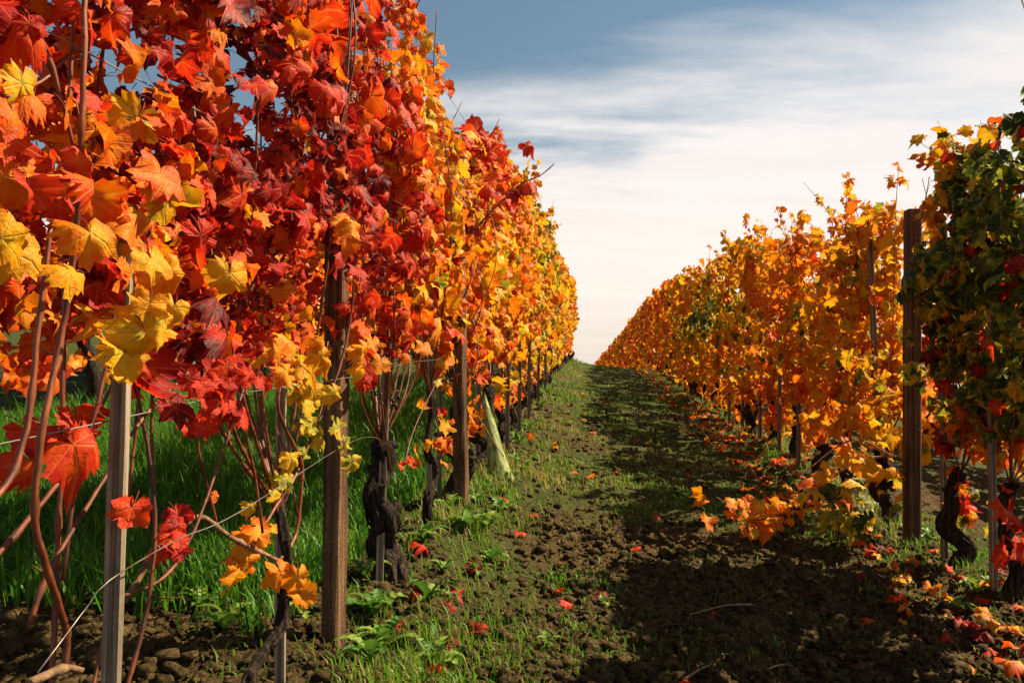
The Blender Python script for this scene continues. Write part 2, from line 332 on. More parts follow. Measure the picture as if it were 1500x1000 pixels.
def soil_material(name, clod=False):
    m, nt, out = mat_new(name); N = nt.nodes.new; L = nt.links.new
    ge = N('ShaderNodeNewGeometry')
    def noise(sc, det=5, ro=0.6):
        n = N('ShaderNodeTexNoise'); n.inputs['Scale'].default_value = sc; n.inputs['Detail'].default_value = det; n.inputs['Roughness'].default_value = ro; L(ge.outputs['Position'], n.inputs['Vector']); return n.outputs['Fac']
    a = noise(1.3); b = noise(16, 6, 0.7); c = noise(85, 5, 0.75)
    vo = N('ShaderNodeTexVoronoi'); vo.inputs['Scale'].default_value = 55; vo.inputs['Randomness'].default_value = 1.0
    wv = N('ShaderNodeVectorMath'); wv.operation = 'ADD'; L(ge.outputs['Position'], wv.inputs[0])
    wn = N('ShaderNodeTexNoise'); wn.inputs['Scale'].default_value = 30; L(ge.outputs['Position'], wn.inputs['Vector'])
    ws = N('ShaderNodeVectorMath'); ws.operation = 'SCALE'; ws.inputs['Scale'].default_value = 0.03; L(wn.outputs['Color'], ws.inputs[0]); L(ws.outputs[0], wv.inputs[1]); L(wv.outputs[0], vo.inputs['Vector'])
    f = mth(nt, 'ADD', mth(nt, 'MULTIPLY', b, 0.55), mth(nt, 'MULTIPLY', c, 0.45))
    f = mth(nt, 'MULTIPLY_ADD', mth(nt, 'SUBTRACT', 0.45, vo.outputs['Distance']), 0.16, f)
    rp = ramp(nt, [(0.3, (0.014, 0.009, 0.004)), (0.46, (0.055, 0.038, 0.015)), (0.6, (0.115, 0.080, 0.031)), (0.76, (0.20, 0.145, 0.06))]); L(f, rp.inputs[0])
    colr = rp.outputs[0]
    if not clod:
        at = N('ShaderNodeAttribute'); at.attribute_name = 'leafcol'; sp = N('ShaderNodeSeparateColor'); L(at.outputs['Color'], sp.inputs[0])
        gr = ramp(nt, [(0.3, (0.016, 0.03, 0.007)), (0.6, (0.05, 0.075, 0.014)), (0.8, (0.10, 0.11, 0.03))]); L(f, gr.inputs[0])
        k = mth(nt, 'MULTIPLY', mth(nt, 'SUBTRACT', 1.0, sp.outputs[0]), 1.0)
        k2 = N('ShaderNodeMapRange'); L(mth(nt, 'ADD', k, mth(nt, 'SUBTRACT', b, 0.5)), k2.inputs[0]); k2.inputs[1].default_value = 0.3; k2.inputs[2].default_value = 0.75
        colr = mixc(nt, mth(nt, 'MULTIPLY', k2.outputs[0], 0.8), colr, gr.outputs[0])
    bs = N('ShaderNodeBsdfPrincipled'); L(colr, bs.inputs['Base Color']); bs.inputs['Roughness'].default_value = 0.95; bs.inputs['Specular IOR Level'].default_value = 0.1
    bp = N('ShaderNodeBump'); bp.inputs['Strength'].default_value = 1.0; bp.inputs['Distance'].default_value = 0.02
    L(mth(nt, 'SUBTRACT', mth(nt, 'ADD', b, mth(nt, 'MULTIPLY', c, 0.7)), mth(nt, 'MULTIPLY', vo.outputs['Distance'], 0.7)), bp.inputs['Height']); L(bp.outputs[0], bs.inputs['Normal']); L(bs.outputs[0], out.inputs[0]); return m
M_SOIL = soil_material('vineyard_soil'); M_CLOD = soil_material('soil_clod', True)

# ------------------------------------------------------------------ ground
def axis(a, b, step, far, grow, side):
    core = list(np.arange(a, b, step)); x = core[-1]; s = step; hi = []
    while x < far[1]: s *= grow; x += s; hi.append(x)
    x = core[0]; s = step; lo = []
    while x > far[0]: s *= grow; x -= s; lo.append(x)
    return np.array(lo[::-1]+core+hi)
gx = axis(-2.6, 2.6, 0.022, (-350, 350), 1.07, 0)
ys = [1.2]
while ys[-1] < 800: ys.append(ys[-1]+max(0.018, 0.009*ys[-1]*(1 if ys[-1] < 30 else 4)))
lo = []; x = 1.2; s = 0.02
while x > -250: s *= 1.15; x -= s; lo.append(x)
gy = np.array(lo[::-1]+ys)
GX, GY = np.meshgrid(gx, gy); gv = np.stack([GX.ravel(), GY.ravel(), gz(GX.ravel(), GY.ravel())], 1)
nx, ny = len(gx), len(gy); idx = np.arange(nx*ny).reshape(ny, nx)
gf = np.stack([idx[:-1, :-1].ravel(), idx[:-1, 1:].ravel(), idx[1:, 1:].ravel(), idx[1:, :-1].ravel()], 1)
sv = soilness(gv[:, 0], gv[:, 1]); gc = np.stack([sv, sv, sv, np.ones_like(sv)], 1)
tag(mesh_obj('ground', gv, gf, M_SOIL, attrs={'leafcol': gc}), kind='structure')

# ------------------------------------------------------------------ leaf shapes
_la = np.radians([0, 14, 27, 40, 54, 68, 82, 96, 110, 126, 143, 158, 170, 180])
_lr = np.array([0.98, 0.86, 0.64, 0.78, 0.90, 0.76, 0.60, 0.70, 0.72, 0.64, 0.66, 0.58, 0.42, 0.10])
def leaf_template(n_out, seed, petiole=True, curl=None):
    r_ = np.random.default_rng(seed); half = n_out//2
    th = np.linspace(-np.pi, np.pi, n_out, endpoint=False)
    depth = r_.uniform(0.2, 0.95)
    lr = _lr.copy(); m = lr[[0, 4, 8]].mean(); lr = np.where(lr < 0.75, 0.75-(0.75-lr)*depth, lr); lr[-1] = 0.1; lr[-2] = 0.40
    rad = np.interp(np.abs(th), _la, lr)
    rad = rad*(1+0.075*r_.standard_normal(n_out)); rad = rad*(1+r_.uniform(-.16, .16)*np.sin(th)+r_.uniform(-.12, .12)*np.cos(2*th))
    if n_out >= 30: rad = rad*(1+0.055*np.where(np.arange(n_out) % 2 == 0, 1, -1))
    cl = curl if curl is not None else r_.uniform(0.1, 0.5)
    fold = r_.uniform(0, 0.95)*r_.choice([1, 1, -0.5]); rip = r_.uniform(0.05, 0.16); ph = r_.uniform(0, 6.28); twist = r_.uniform(-0.45, 0.45); crump = r_.uniform(0.5, 1.25); sx = r_.uniform(5, 60)
    def shape(t, q):
        x = np.sin(t)*q; y = -np.cos(t)*q
        z = -cl*q*q+fold*np.abs(x)*0.9+rip*np.cos(5*t/1.0+ph)*q*q*1.2+twist*x*y
        z = z-cl*0.6*np.maximum(0, -y-0.3)**2+crump*(fbm(x*2.2+sx, y*2.2+sx, 7, 2)-0.5)*np.minimum(1, q*2)
        return np.stack([x, y, z], -1)
    V = [np.zeros((1, 3))]; E = [np.zeros(1)]; Fc = []
    if n_out >= 30:
        ni = n_out//2; ti = th[::2]; V.append(shape(ti, rad[::2]*0.52)); E.append(np.full(ni, 0.52)); V.append(shape(th, rad)); E.append(np.ones(n_out))
        for j in range(ni):
            k = (j+1) % ni; Fc.append((0, 1+j, 1+k)); o = 1+ni
            a, b, c = o+2*j, o+2*j+1, o+(2*j+2) % n_out
            Fc += [(1+j, a, b), (1+j, b, 1+k), (1+k, b, c)]
    else:
        V.append(shape(th, rad)); E.append(np.ones(n_out))
        for j in range(n_out): Fc.append((0, 1+j, 1+(j+1) % n_out))
    V = np.vstack(V); E = np.concatenate(E); lp = np.stack([V[:, 0], V[:, 1], E], 1)
    if petiole:
        pp = np.array([[0, 0, 0], [0.02, 0.3, -0.05], [0.0, 0.62, -0.2], [-.04, 0.85, -0.42]]); w = np.array([0.022, 0.02, 0.02, 0.026]); o = len(V); pv = []
        for c, ww in zip(pp, w):
            for a in (0, 2.094, 4.189): pv.append(c+np.array([math.cos(a)*ww, 0, math.sin(a)*ww]))
        V = np.vstack([V, pv]); lp = np.vstack([lp, np.tile([0, 0, -1.0], (12, 1))])
        for i in range(3):
            for j in range(3):
                k = (j+1) % 3; a, b, c, d = o+i*3+j, o+i*3+k, o+i*3+3+k, o+i*3+3+j; Fc += [(a, b, c), (a, c, d)]
    return V, np.array(Fc), lp
NEAR_T = [leaf_template(36, 100+i, True, c) for i, c in enumerate([0.08, 0.15, 0.25, 0.34, 0.45, 0.55, 0.7, 0.95, 0.2, 0.4, 0.6, 1.2, 0.3, 0.8, 0.5, 1.0])]
FAR_T = [leaf_template(14, 300+i, False, c) for i, c in enumerate([0.1, 0.25, 0.4, 0.6, 0.3, 0.9])]
def leaf_mesh(T, name, mat):
    o = mesh_obj(name, T[0], T[1], mat, attrs={'lp': T[2]}); me = o.data; bpy.data.objects.remove(o); return me
LEAF_ME = [leaf_mesh(T, 'vine_leaf', M_LEAF) for T in NEAR_T]

def frames(n, t):            # rows of rotation matrices: local -Y = tip, local Z = normal
    n = n/np.linalg.norm(n, axis=1)[:, None]; t = t-(t*n).sum(1)[:, None]*n; t = t/(np.linalg.norm(t, axis=1)[:, None]+1e-9)
    y = -t; x = np.cross(y, n); return np.stack([x, y, n], 2)
def merged_leaves(name, pos, Rm, sc, colr, parent, origin, templates, mat=None):
    V = []; Fc = []; LP = []; C = []; o = 0; k = RNG.integers(0, len(templates), len(pos))
    for ti, T in enumerate(templates):
        s = np.where(k == ti)[0]
        if not len(s): continue
        v = np.einsum('nij,vj->nvi', Rm[s], T[0])*sc[s][:, None, None]+pos[s][:, None, :]
        nv = len(T[0]); V.append(v.reshape(-1, 3)); LP.append(np.tile(T[2], (len(s), 1))); C.append(np.repeat(colr[s], nv, 0))
        Fc.append((T[1][None]+(np.arange(len(s))*nv)[:, None, None]+o).reshape(-1, 3)); o += nv*len(s)
    V = np.vstack(V); C = np.vstack(C); C = np.hstack([C, np.ones((len(C), 1))])
    ob = mesh_obj(name, V, np.vstack(Fc), mat or M_LEAFS, parent, origin, attrs={'lp': np.vstack(LP), 'leafcol': C}); ob['kind'] = 'stuff'
    return ob
def single_leaves(pos, Rm, sc, colr, parent, origin):
    k = RNG.integers(0, len(LEAF_ME), len(pos)); out = []
    for i in range(len(pos)):
        o = bpy.data.objects.new('leaf', LEAF_ME[k[i]]); o.parent = parent; p = pos[i]-origin; r = Rm[i]*sc[i]
        o.matrix_basis = Matrix(((r[0, 0], r[0, 1], r[0, 2], p[0]), (r[1, 0], r[1, 1], r[1, 2], p[1]), (r[2, 0], r[2, 1], r[2, 2], p[2]), (0, 0, 0, 1)))
        o.color = (float(colr[i, 0]), float(colr[i, 1]), float(colr[i, 2]), 1.0)
        col.objects.link(o); out.append(o)
    return out

# ------------------------------------------------------------------ autumn colour along the rows (0 dark red ... 1 green)
def hue_field(row, x, y, z, h):
    n = fbm(y*1.6+31, z*1.9+x*2, 71, 2)-0.5; n2 = vnoise(y*5+9, z*5+3, 77)-0.5; r = RNG.standard_normal(len(y))
    if row == 'left':
        base = np.interp(y, [0.3, 1.0, 1.8, 2.5, 3.0, 4.2, 5.0, 7, 10, 14, 22], [0.22, 0.23, 0.22, 0.36, 0.56, 0.62, 0.65, 0.71, 0.73, 0.74, 0.69])
        hh = base+0.24*n+0.15*n2+0.11*r
        g = lambda yc, zc, a, b: np.exp(-((y-yc)/a)**2-((z-zc)/b)**2)
        hh += 0.20*g(1.02, HC+0.13, 0.17, 0.13)+0.22*g(0.95, HC+0.30, 0.22, 0.08)+0.34*g(1.75, HC+0.05, 0.18, 0.16)+0.2*g(0.95, HC+0.0, .12, .1)
        hh += 0.38*g(1.95, HC-0.1, 0.16, 0.10)-0.10*g(1.5, HC+0.5, 0.45, 0.4)-0.22*g(4.4, HC+1.55, 0.7, 0.25)-0.2*g(5.8, HC+1.5, .9, .25)+0.2*g(2.7, HC+0.9, .3, .5)
        hh += np.where(RNG.random(len(y)) < 0.17, 0.28, 0)*sstep(4, 2, y)
        hh += np.where(RNG.random(len(y)) < 0.10, -0.22, 0)*sstep(3, 5, y)
        hh += np.where((RNG.random(len(y)) < 0.16) & (y > 6), 0.17, 0)
        return hh
    if row == 'right':
        base = np.interp(y, [2.2, 4.1, 4.4, 7, 10, 12, 14, 22, 60], [1.08, 1.05, 0.72, 0.68, 0.67, 0.68, 0.67, 0.61, 0.58])
        hh = base+0.24*n+0.14*n2+0.09*r
        g = lambda yc, zc, a, b: np.exp(-((y-yc)/a)**2-((z-zc)/b)**2)
        hh += 0.36*g(11.5, HC+1.0, 2.2, 0.35)-0.1*g(9.0, HC+1.3, 1.5, 0.3)-0.12*g(6.5, HC-0.1, 1.5, 0.25)
        q = RNG.random(len(y)); near = sstep(4.4, 4.0, y)
        hh = hh-near*np.where(q < 0.09, 0.24, np.where(q < 0.2, 0.85, 0))
        hh = hh-near*np.where((h < 0.8) & (q > 0.45), 0.65, 0)-near*np.where((h > 1.7) & (y > 3.75) & (q > 0.3), 0.28, 0)
        hh += np.where((RNG.random(len(y)) < 0.05) & (y > 4.4), 0.3, 0)
        return hh
    return 0.55+0.3*n+0.1*r

def row_x(row, y):
    if row == 'right': return XR-0.0008*max(0, y-22)**2
    if row == 'left': return XL+0.004*max(0, y-15)**2
    return {'left': XL, 'left2': -3.4, 'right2': 4.55}[row]
def sample_canopy(row, Y, span, n, bottom, top, thick, size, up=0.25, ymin=-9, ymax=99):
    """positions, rotations, sizes and colours of the leaves of one vine"""
    m = int(n*2.6)
    y = Y+span*(RNG.random(m)-0.5)*1.25
    h = bottom+(top-bottom)*RNG.random(m)**0.95
    low = RNG.random(m) < (0.0 if (row == 'left' and Y < 3) else 0.03); h = np.where(low, RNG.uniform(min(.3, bottom*.6), bottom, m), h)
    fringe = 0.55*vnoise(y*4+3, y*0+1, 91)**2.2*(0.5+RNG.random(m)); tn = (0.34 if row == 'left' else 0.6)*(fbm(y*2.3+50, y*0+4, 93, 2)-0.5)
    uu = np.clip((h-bottom)/(top-bottom), 0.02, 1); prof = np.sin(uu*np.pi*0.93)**0.45*(1-0.35*uu**2)
    side = np.where(RNG.random(m) < 0.5, 1.0, -1.0); q = RNG.random(m)**0.55
    bul = 0.55+1.25*(fbm(y*2.6+11, h*2.6, 95, 2)-0.2)
    x = side*q*thick*prof*bul
    dens = fbm(y*3.1+5, h*3.1+8, 97, 2)
    keep = (y < ymax) & (y > ymin) & (RNG.random(m) < np.clip((dens-(0.21 if row == 'left' else 0.31))*4.4, 0.03, 1)) & ((h > bottom+fringe) | low) & (h < top+tn)
    y, h, x, side = y[keep][:n], h[keep][:n], x[keep][:n], side[keep][:n]
    k = len(y); X = np.array([row_x(row, q_) for q_ in y]); g = gz0(X, y)
    pos = np.stack([X+x, y, g+h], 1)
    nrm = np.stack([side*1.0, np.zeros(k), np.full(k, up)], 1)+RNG.standard_normal((k, 3))*np.array([0.55, 0.85, 0.6])
    tip = np.stack([side*0.25, np.zeros(k), np.full(k, -1.0)], 1)+RNG.standard_normal((k, 3))*0.5
    sc = size*np.exp(RNG.standard_normal(k)*0.27)
    hue = hue_field(row, x, y, pos[:, 2], h)
    c = np.stack([np.clip(hue, 0.02, 1), RNG.random(k), RNG.random(k)**2], 1)
    return pos, frames(nrm, tip), sc, c
def leaves_along(path, n, size, hue, spread, droop=0.8, hs=0.08):
    p = smooth_path(path, 0.02); i = RNG.integers(0, len(p), n); off = RNG.standard_normal((n, 3))*spread
    pos = p[i]+off; nrm = np.array([0.5, -0.4, 0.7])+RNG.standard_normal((n, 3))*0.5; tip = np.array([0, 0, -droop])+off/spread*0.4+RNG.standard_normal((n, 3))*0.35
    c = np.stack([np.clip(hue+RNG.standard_normal(n)*hs, 0.02, 1), RNG.random(n), RNG.random(n)**2], 1)
    return pos, frames(nrm, tip), size*np.exp(RNG.standard_normal(n)*0.25), c
def cat_leaves(*a): return tuple(np.concatenate([q[i] for q in a]) for i in range(4))

GAPS = [(-.71, 2.07, HC-.9, HC+.30, .032), (-.61, 3.39, HC-.9, HC+.30, .034), (-.61, 3.39, HC+1.0, HC+2, .05)]   # the foliage parts in front of these posts
def put_leaves(root, base, L, singles, near):
    pos, Rm, sc, c = L; keep = np.ones(len(pos), bool)
    for gx_, gy_, z0, z1, w in GAPS:
        d = math.hypot(gx_, gy_); u = np.array([gx_, gy_])/d; al = pos[:, 0]*u[0]+pos[:, 1]*u[1]; ac = np.abs(pos[:, 0]*u[1]-pos[:, 1]*u[0])
        keep &= ~((al > d*.72) & (al < d+.05) & (ac < w+sc*.35) & (pos[:, 2] > z0) & (pos[:, 2] < z1) & (RNG.random(len(pos)) < .88))
    pos, Rm, sc, c = pos[keep], Rm[keep], sc[keep], c[keep]
    if singles and len(pos):
        d = np.linalg.norm(pos-np.array([0, 0, HC]), axis=1); front = np.abs(pos[:, 0]) ; score = d+1.6*front
        o = np.argsort(score); a, b = o[:singles], o[singles:]
        single_leaves(pos[a], Rm[a], sc[a], c[a], root, base)
    else: b = np.arange(len(pos))
    if len(b): merged_leaves('foliage', pos[b], Rm[b], sc[b], c[b], root, base, NEAR_T if near else FAR_T)

def old_trunk(base, head, r, seed, detail=True):
    r_ = np.random.default_rng(seed); b = np.asarray(base, float); h = np.asarray(head, float); n = 6
    pts = [b-np.array([0, 0, 0.12])]+[b+(h-b)*t+np.append(r_.standard_normal(2)*0.042*math.sin(math.pi*t), 0) for t in np.linspace(0, 1, n)]
    p = smooth_path(pts, 0.022 if detail else 0.06); u = np.linspace(0, 1, len(p))
    rad = r*(1.35-0.75*u+0.32*np.exp(-((u-0.93)/0.09)**2)+0.35*np.exp(-((u-0.55)/0.07)**2)*r_.uniform(0, 1)+0.5*np.exp(-((u-0.1)/0.08)**2))
    parts = [tube(p, rad, 26 if detail else 8, 0.34, seed, 3.2)]
    if detail:
        for _ in range(7):          # stubs and burls of old pruning
            i = int(len(p)*r_.uniform(0.45, 0.97)); d = r_.standard_normal(3); d[2] = abs(d[2])*0.6; d /= np.linalg.norm(d)
            q = np.linspace(0, 1, 6)[:, None]*d*rad[i]*r_.uniform(1.2, 2.0)+p[i]; parts.append(tube(q, rad[i]*np.array([.55, .5, .42, .40, .36, .2]), 8, 0.35, seed+_))
        for _ in range(26):          # lifting strips of bark
            a = r_.uniform(0, 6.28); i0 = r_.integers(2, max(3, len(p)-9)); ln = r_.integers(4, 8); seg = p[i0:i0+ln]
            rr = rad[i0:i0+ln]*r_.uniform(.92, 1.1); sw = np.linspace(0, 0.4, len(seg))
            q = seg+np.stack([np.cos(a+sw)*rr, np.sin(a+sw)*rr, 0*rr], 1); parts.append(tube(q, np.linspace(.007, .003, len(q)), 4, 0.4, seed+30+_))
    return join(parts)

VINE_SEED = [0]
def vine(row, Y, span, n, singles, bottom, top, thick, size, label, group=None, trunk_r=0.035, head_h=0.6, canes=6, near=True,
         lean=(0, 0), trunk=True, extra=None, hand_canes=None, cane_r=0.0042, detail=True, ymin=-9, ymax=99, shoots=4):
    VINE_SEED[0] += 1; sd_ = VINE_SEED[0]*7; r_ = np.random.default_rng(sd_)
    X = row_x(row, Y); base = np.array([X, Y, Gz(X, Y)])
    root = tag(empty('grapevine', base), label, 'vine', group)
    head = base+np.array([lean[0], lean[1], head_h])
    if trunk:
        v, f = old_trunk(base, head, trunk_r, sd_, detail); mesh_obj('trunk', v, f, M_BARK, root, base)
    for k in range(canes):
        ty = Y+span*r_.uniform(-0.5, 0.5)*1.1; tx = X+r_.uniform(-1, 1)*thick*0.8; th = r_.uniform(0.72, 1.04)*top
        a = head+np.array([0, 0, -0.02]); e = np.array([tx, ty, float(gz0(X, ty))+th])
        m1 = a*0.72+e*0.28+np.append(r_.standard_normal(2)*0.05+np.array([0, (ty-Y)*0.35]), -0.06); m2 = a*0.4+e*0.6+np.append(r_.standard_normal(2)*0.06, 0)
        if detail: v, f = cane_tube([a, m1, m2, e], cane_r*r_.uniform(.85, 1.25), cane_r*0.45, 6, k)
        else: v, f = tube(smooth_path([a, m1, m2, e], 0.15), np.float64(cane_r), 4)
        mesh_obj('cane', v, f, M_CANE, root, base)
    for (pts, ra, rb, mt) in (hand_canes or []):
        v, f = cane_tube(pts, ra, rb, 8); mesh_obj('cane', v, f, mt, root, base)
    L = sample_canopy(row, Y, span, n, bottom, top, thick, size, 0.25, ymin, ymax)
    if extra: L = cat_leaves(L, *extra)
    if near or singles:                       # a few late shoots rise above the hedge line
        for k in range(shoots):
            sy = Y+span*r_.uniform(-.5, .5); sx = X+r_.uniform(-.6, .6)*thick; z0 = float(gz0(X, sy))+top-.35; up_ = r_.uniform(.35, .62); d = r_.standard_normal(2)*.09
            if not ymin < sy < ymax: continue
            pts = [np.array([sx, sy, z0]), np.array([sx+d[0]*.4, sy+d[1]*.4, z0+up_*.5]), np.array([sx+d[0]*1.4, sy+d[1]*1.4, z0+up_])]
            v, f = cane_tube(pts, .003, .0015, 5); mesh_obj('shoot', v, f, M_CANE, root, base)
            hm = float(np.median(hue_field(row, np.zeros(9), np.full(9, sy), np.full(9, z0+.3), np.full(9, 2.0))))
            L = cat_leaves(L, leaves_along(pts, int(r_.integers(8, 15)), size*.72, hm, .018))
    put_leaves(root, base, L, singles, near)
    return root, base

# ------------------------------------------------------------------ left row
C = lambda pts, ra=0.006, rb=0.004, mt=M_CANE: ([P(a, b, X) for a, b, X in pts], ra*.48, rb*.48, mt)
handA = [
    C([(95, 985, -.64), (96, 920, -.64), (62, 810, -.63), (50, 742, -.63), (64, 620, -.62), (92, 480, -.62), (112, 330, -.6), (122, 120, -.58), (124, -40, -.58)], .0085, .006),
    C([(-20, 745, -.6), (20, 690, -.6), (44, 600, -.6), (56, 480, -.6), (75, 330, -.6)], .007, .005),
    C([(-25, 835, -.66), (50, 750, -.65), (120, 655, -.64), (150, 560, -.63), (172, 430, -.62)], .007, .004),
    C([(44, 915, -.66), (70, 840, -.66), (140, 722, -.66), (215, 605, -.66), (285, 530, -.66), (320, 420, -.66)], .007, .004),
    C([(92, 850, -.70), (110, 720, -.70), (138, 620, -.70), (190, 500, -.7), (200, 380, -.7)], .006, .004),
    C([(222, 768, -.72), (224, 680, -.72), (222, 590, -.72), (236, 470, -.72)], .006, .004),
    C([(45, 1000, -.62), (75, 985, -.62), (100, 978, -.62), (122, 982, -.61)], .012, .008, M_OLD),
    C([(150, 905, -.70), (190, 868, -.70), (232, 800, -.69), (290, 757, -.68), (340, 788, -.67), (410, 822, -.66)], .011, .0085, M_OLD),
    C([(410, 820, -.66), (434, 780, -.66), (442, 700, -.65), (440, 672, -.65), (408, 600, -.65), (415, 535, -.65), (400, 440, -.64)], .0085, .005),
    C([(370, 800, -.66), (400, 748, -.66), (436, 690, -.66), (470, 600, -.66), (480, 500, -.66)], .007, .004),
    C([(160, 880, -.69), (240, 845, -.68), (285, 775, -.67), (330, 650, -.67), (360, 560, -.67)], .0065, .004),
    C([(385, 780, -.64), (372, 690, -.64), (350, 590, -.64), (338, 480, -.64)], .0055, .004),
    C([(320, 775, -.69), (298, 690, -.69), (290, 640, -.69), (300, 540, -.69)], .005, .004),
    C([(50, 30, -.6), (85, 130, -.6), (112, 230, -.6)], .006, .004),
    C([(0, 140, -.66), (60, 120, -.66), (140, 60, -.66), (300, 20, -.68)], .004, .003),
    C([(700, 600, -.6), (704, 560, -.6)], .004, .004)][:15]
def spot(px, py, X, size, hue, n=1, sp=0.02, tipx=0.0):
    n = int(n*2.2+.5) if n > 1 else n
    p = np.array([P(px, py, X)]*n)+RNG.standard_normal((n, 3))*sp
    nrm = np.array([0.75, -0.45, 0.3])+RNG.standard_normal((n, 3))*0.25; tip = np.array([tipx, 0.2, -1.0])+RNG.standard_normal((n, 3))*0.3
    return p, frames(nrm, tip), size*0.45*np.exp(RNG.standard_normal(n)*0.15), np.stack([np.clip(hue+RNG.standard_normal(n)*0.05, .02, 1), RNG.random(n)*.7, RNG.random(n)**2*.6], 1)
exA = [spot(200, 505, -.56, .085, .72, 2, .02), spot(70, 400, -.58, .08, .66, 2, .05), spot(20, 345, -.58, .085, .74, 1, .01), spot(215, 370, -.58, .085, .62, 2, .05),
       spot(230, 455, -.54, .06, .74, 2, .02), spot(265, 770, -.64, .055, .24, 2, .01), spot(255, 805, -.64, .055, .2, 2, .01), spot(70, 650, -.66, .085, .26, 3, .03),
       spot(75, 190, -.58, .06, .48, 2, .04), spot(300, 590, -.6, .06, .2, 5, .03), spot(340, 555, -.6, .06, .22, 5, .04)]
vine('left', 0.93, 1.0, 2000, 300, 0.80, 2.35, 0.13, 0.027, 'red and yellow leaved vine with long reddish canes beside the leaning pale stake', 'vines of the near row', 0.04, 0.12,
     6, True, (0.02, -0.03), True, exA, handA, cane_r=.0032)
exB = [spot(410, 865, -.63, .10, .60, 2, .02), spot(390, 825, -.65, .085, .64, 2, .03), spot(372, 780, -.66, .075, .68, 1, .01), spot(455, 780, -.63, .10, .6, 1, .01), spot(325, 727, -.75, .04, .5, 1, .01),
       spot(470, 600, -.62, .065, .86, 5, .035), spot(480, 640, -.62, .06, .88, 4, .03), spot(450, 570, -.62, .07, .84, 3, .03), spot(425, 500, -.55, .07, .66, 4, .04), spot(420, 690, -.66, .06, .88, 3, .03),
       spot(370, 760, -.7, .05, .72, 2, .02)]
vine('left', 1.64, 0.85, 1350, 300, 0.80, 2.3, 0.14, 0.032, 'crimson leaved young vine with a thin stem just before the sunlit square post', 'vines of the near row', 0.012, 0.45, 10, True,
     (0.0, 0.0), True, exB, None, cane_r=.0032)
exC = [spot(530, 520, -.55, .06, .66, 3, .02), spot(545, 560, -.6, .05, .25, 2, .01), spot(595, 680, -.62, .045, .36, 3, .015), spot(505, 330, -.5, .07, .6, 2, .02)]
vine('left', 2.6, 0.80, 860, 300, 0.74, 2.12, 0.16, 0.040, 'red and orange vine with a gnarled black trunk beside a thin grey stake', 'vines of the near row', 0.042, 0.46, 12, True,
     (-0.03, -0.06), True, exC, [C([(560, 655, -.66), (530, 590, -.66), (528, 520, -.66), (533, 420, -.66), (530, 330, -.65)], .0055, .004), C([(590, 690, -.66), (610, 620, -.66), (660, 520, -.66)], .005, .004), C([(572, 690, -.64), (560, 600, -.64), (548, 480, -.64), (545, 380, -.64)], .005, .004)])
vine('left', 3.16, 0.7, 600, 300, 0.70, 1.88, 0.15, 0.044, 'orange vine on a slim pale stem tied up between two thin stakes', 'vines of the near row', 0.016, 0.6, 9, True, (0.0, 0.02))
armD = [P(692, 345, -.60), Q(712, 318, 3.45), Q(760, 272, 3.42), Q(790, 258, 3.4), Q(812, 240, 3.38)]
vine('left', 3.70, 0.8, 560, 300, 0.68, 1.80, 0.15, 0.049, 'orange vine with a bare twig reaching over the alley, trunk against a post', 'vines of the near row', 0.042, 0.45, 11, True, (0.02, 0.02), True,
     [leaves_along([P(640, 330, -.62), P(690, 240, -.6), Q(735, 220, 3.6)], 26, .055, .25, .05), spot(665, 622, -.58, .05, .55, 5, .025), leaves_along([Q(755, 262, 3.45), Q(700, 330, 3.5)], 10, .05, .27, .03)], [(armD, .006, .0022, M_OLD), ([P(700, 610, -.6), Q(725, 650, 4.1), Q(738, 668, 4.0)], .004, .003, M_OLD)])
Ys = [4.70, 5.6, 6.4, 7.2, 8.05, 8.9, 9.7, 10.6, 11.4, 12.2, 13.1, 13.9, 14.8, 15.6, 16.5, 17.3, 18.2, 19.0, 19.9, 20.7]
labs = {4.70: 'orange and red topped vine just behind the pale green sleeve', 5.6: 'orange vine with a dark trunk in tall weeds, second past the pale green sleeve',
        6.4: 'golden orange vine, third past the pale green sleeve', 7.2: 'golden vine, fourth past the pale green sleeve', 8.05: 'yellow vine, fifth past the pale green sleeve'}
for Y in Ys:
    dt = Y < 10
    n = int(np.interp(Y, [4, 10, 21], [460, 420, 360])); s = 300 if Y < 6 else (260 if Y < 9 else (150 if Y < 12 else 0))
    vine('left', Y, 0.86, n, s, 0.58, float(np.interp(Y, [4.5, 5.6, 7, 21], [2.0, 2.15, 2.32, 2.40]))+rnd.uniform(-.08, .08), 0.20, 0.057 if Y < 9 else 0.070,
         labs.get(Y, 'small yellow leaved vine on the rise to the crest, in line with the green sleeve'), 'vines of the near row' if Y in labs else 'yellow vines up to the crest',
         rnd.uniform(.028, .045), rnd.uniform(.35, .5), 6 if dt else 3, Y < 7, (rnd.uniform(-.05, .05), rnd.uniform(-.08, .08)), detail=Y < 8.5)

# ------------------------------------------------------------------ right row
lowb = [np.array([1.74, 4.35, HC-.42]), np.array([1.45, 4.2, HC-.46]), np.array([1.1, 4.0, HC-.66]), np.array([0.85, 3.95, HC-.72]), np.array([0.66, 3.95, HC-.60])]
def r_path(*p): return [Q(a, b, y) for a, b, y in p]
RV = [(2.55, 'dark green vine at the end of the shaded row', 'g'), (3.36, 'dark green vine with red lower leaves and a stout black trunk', 'g'),
      (3.86, 'dark green vine with a tall yellow leafy top, just before the tall dark post', 'g'),
      (4.75, 'yellow vine with a leafy cane trailing onto the alley past the tall dark post', 'o'), (5.45, 'golden orange vine with a short black stump, second past the tall dark post', 'o'),
      (6.15, 'orange vine with a crooked black trunk, third past the tall dark post', 'o'), (6.95, 'orange vine, fourth past the tall dark post', 'o'), (7.75, 'orange vine with low hanging leaves, fifth past the tall dark post', 'o')]
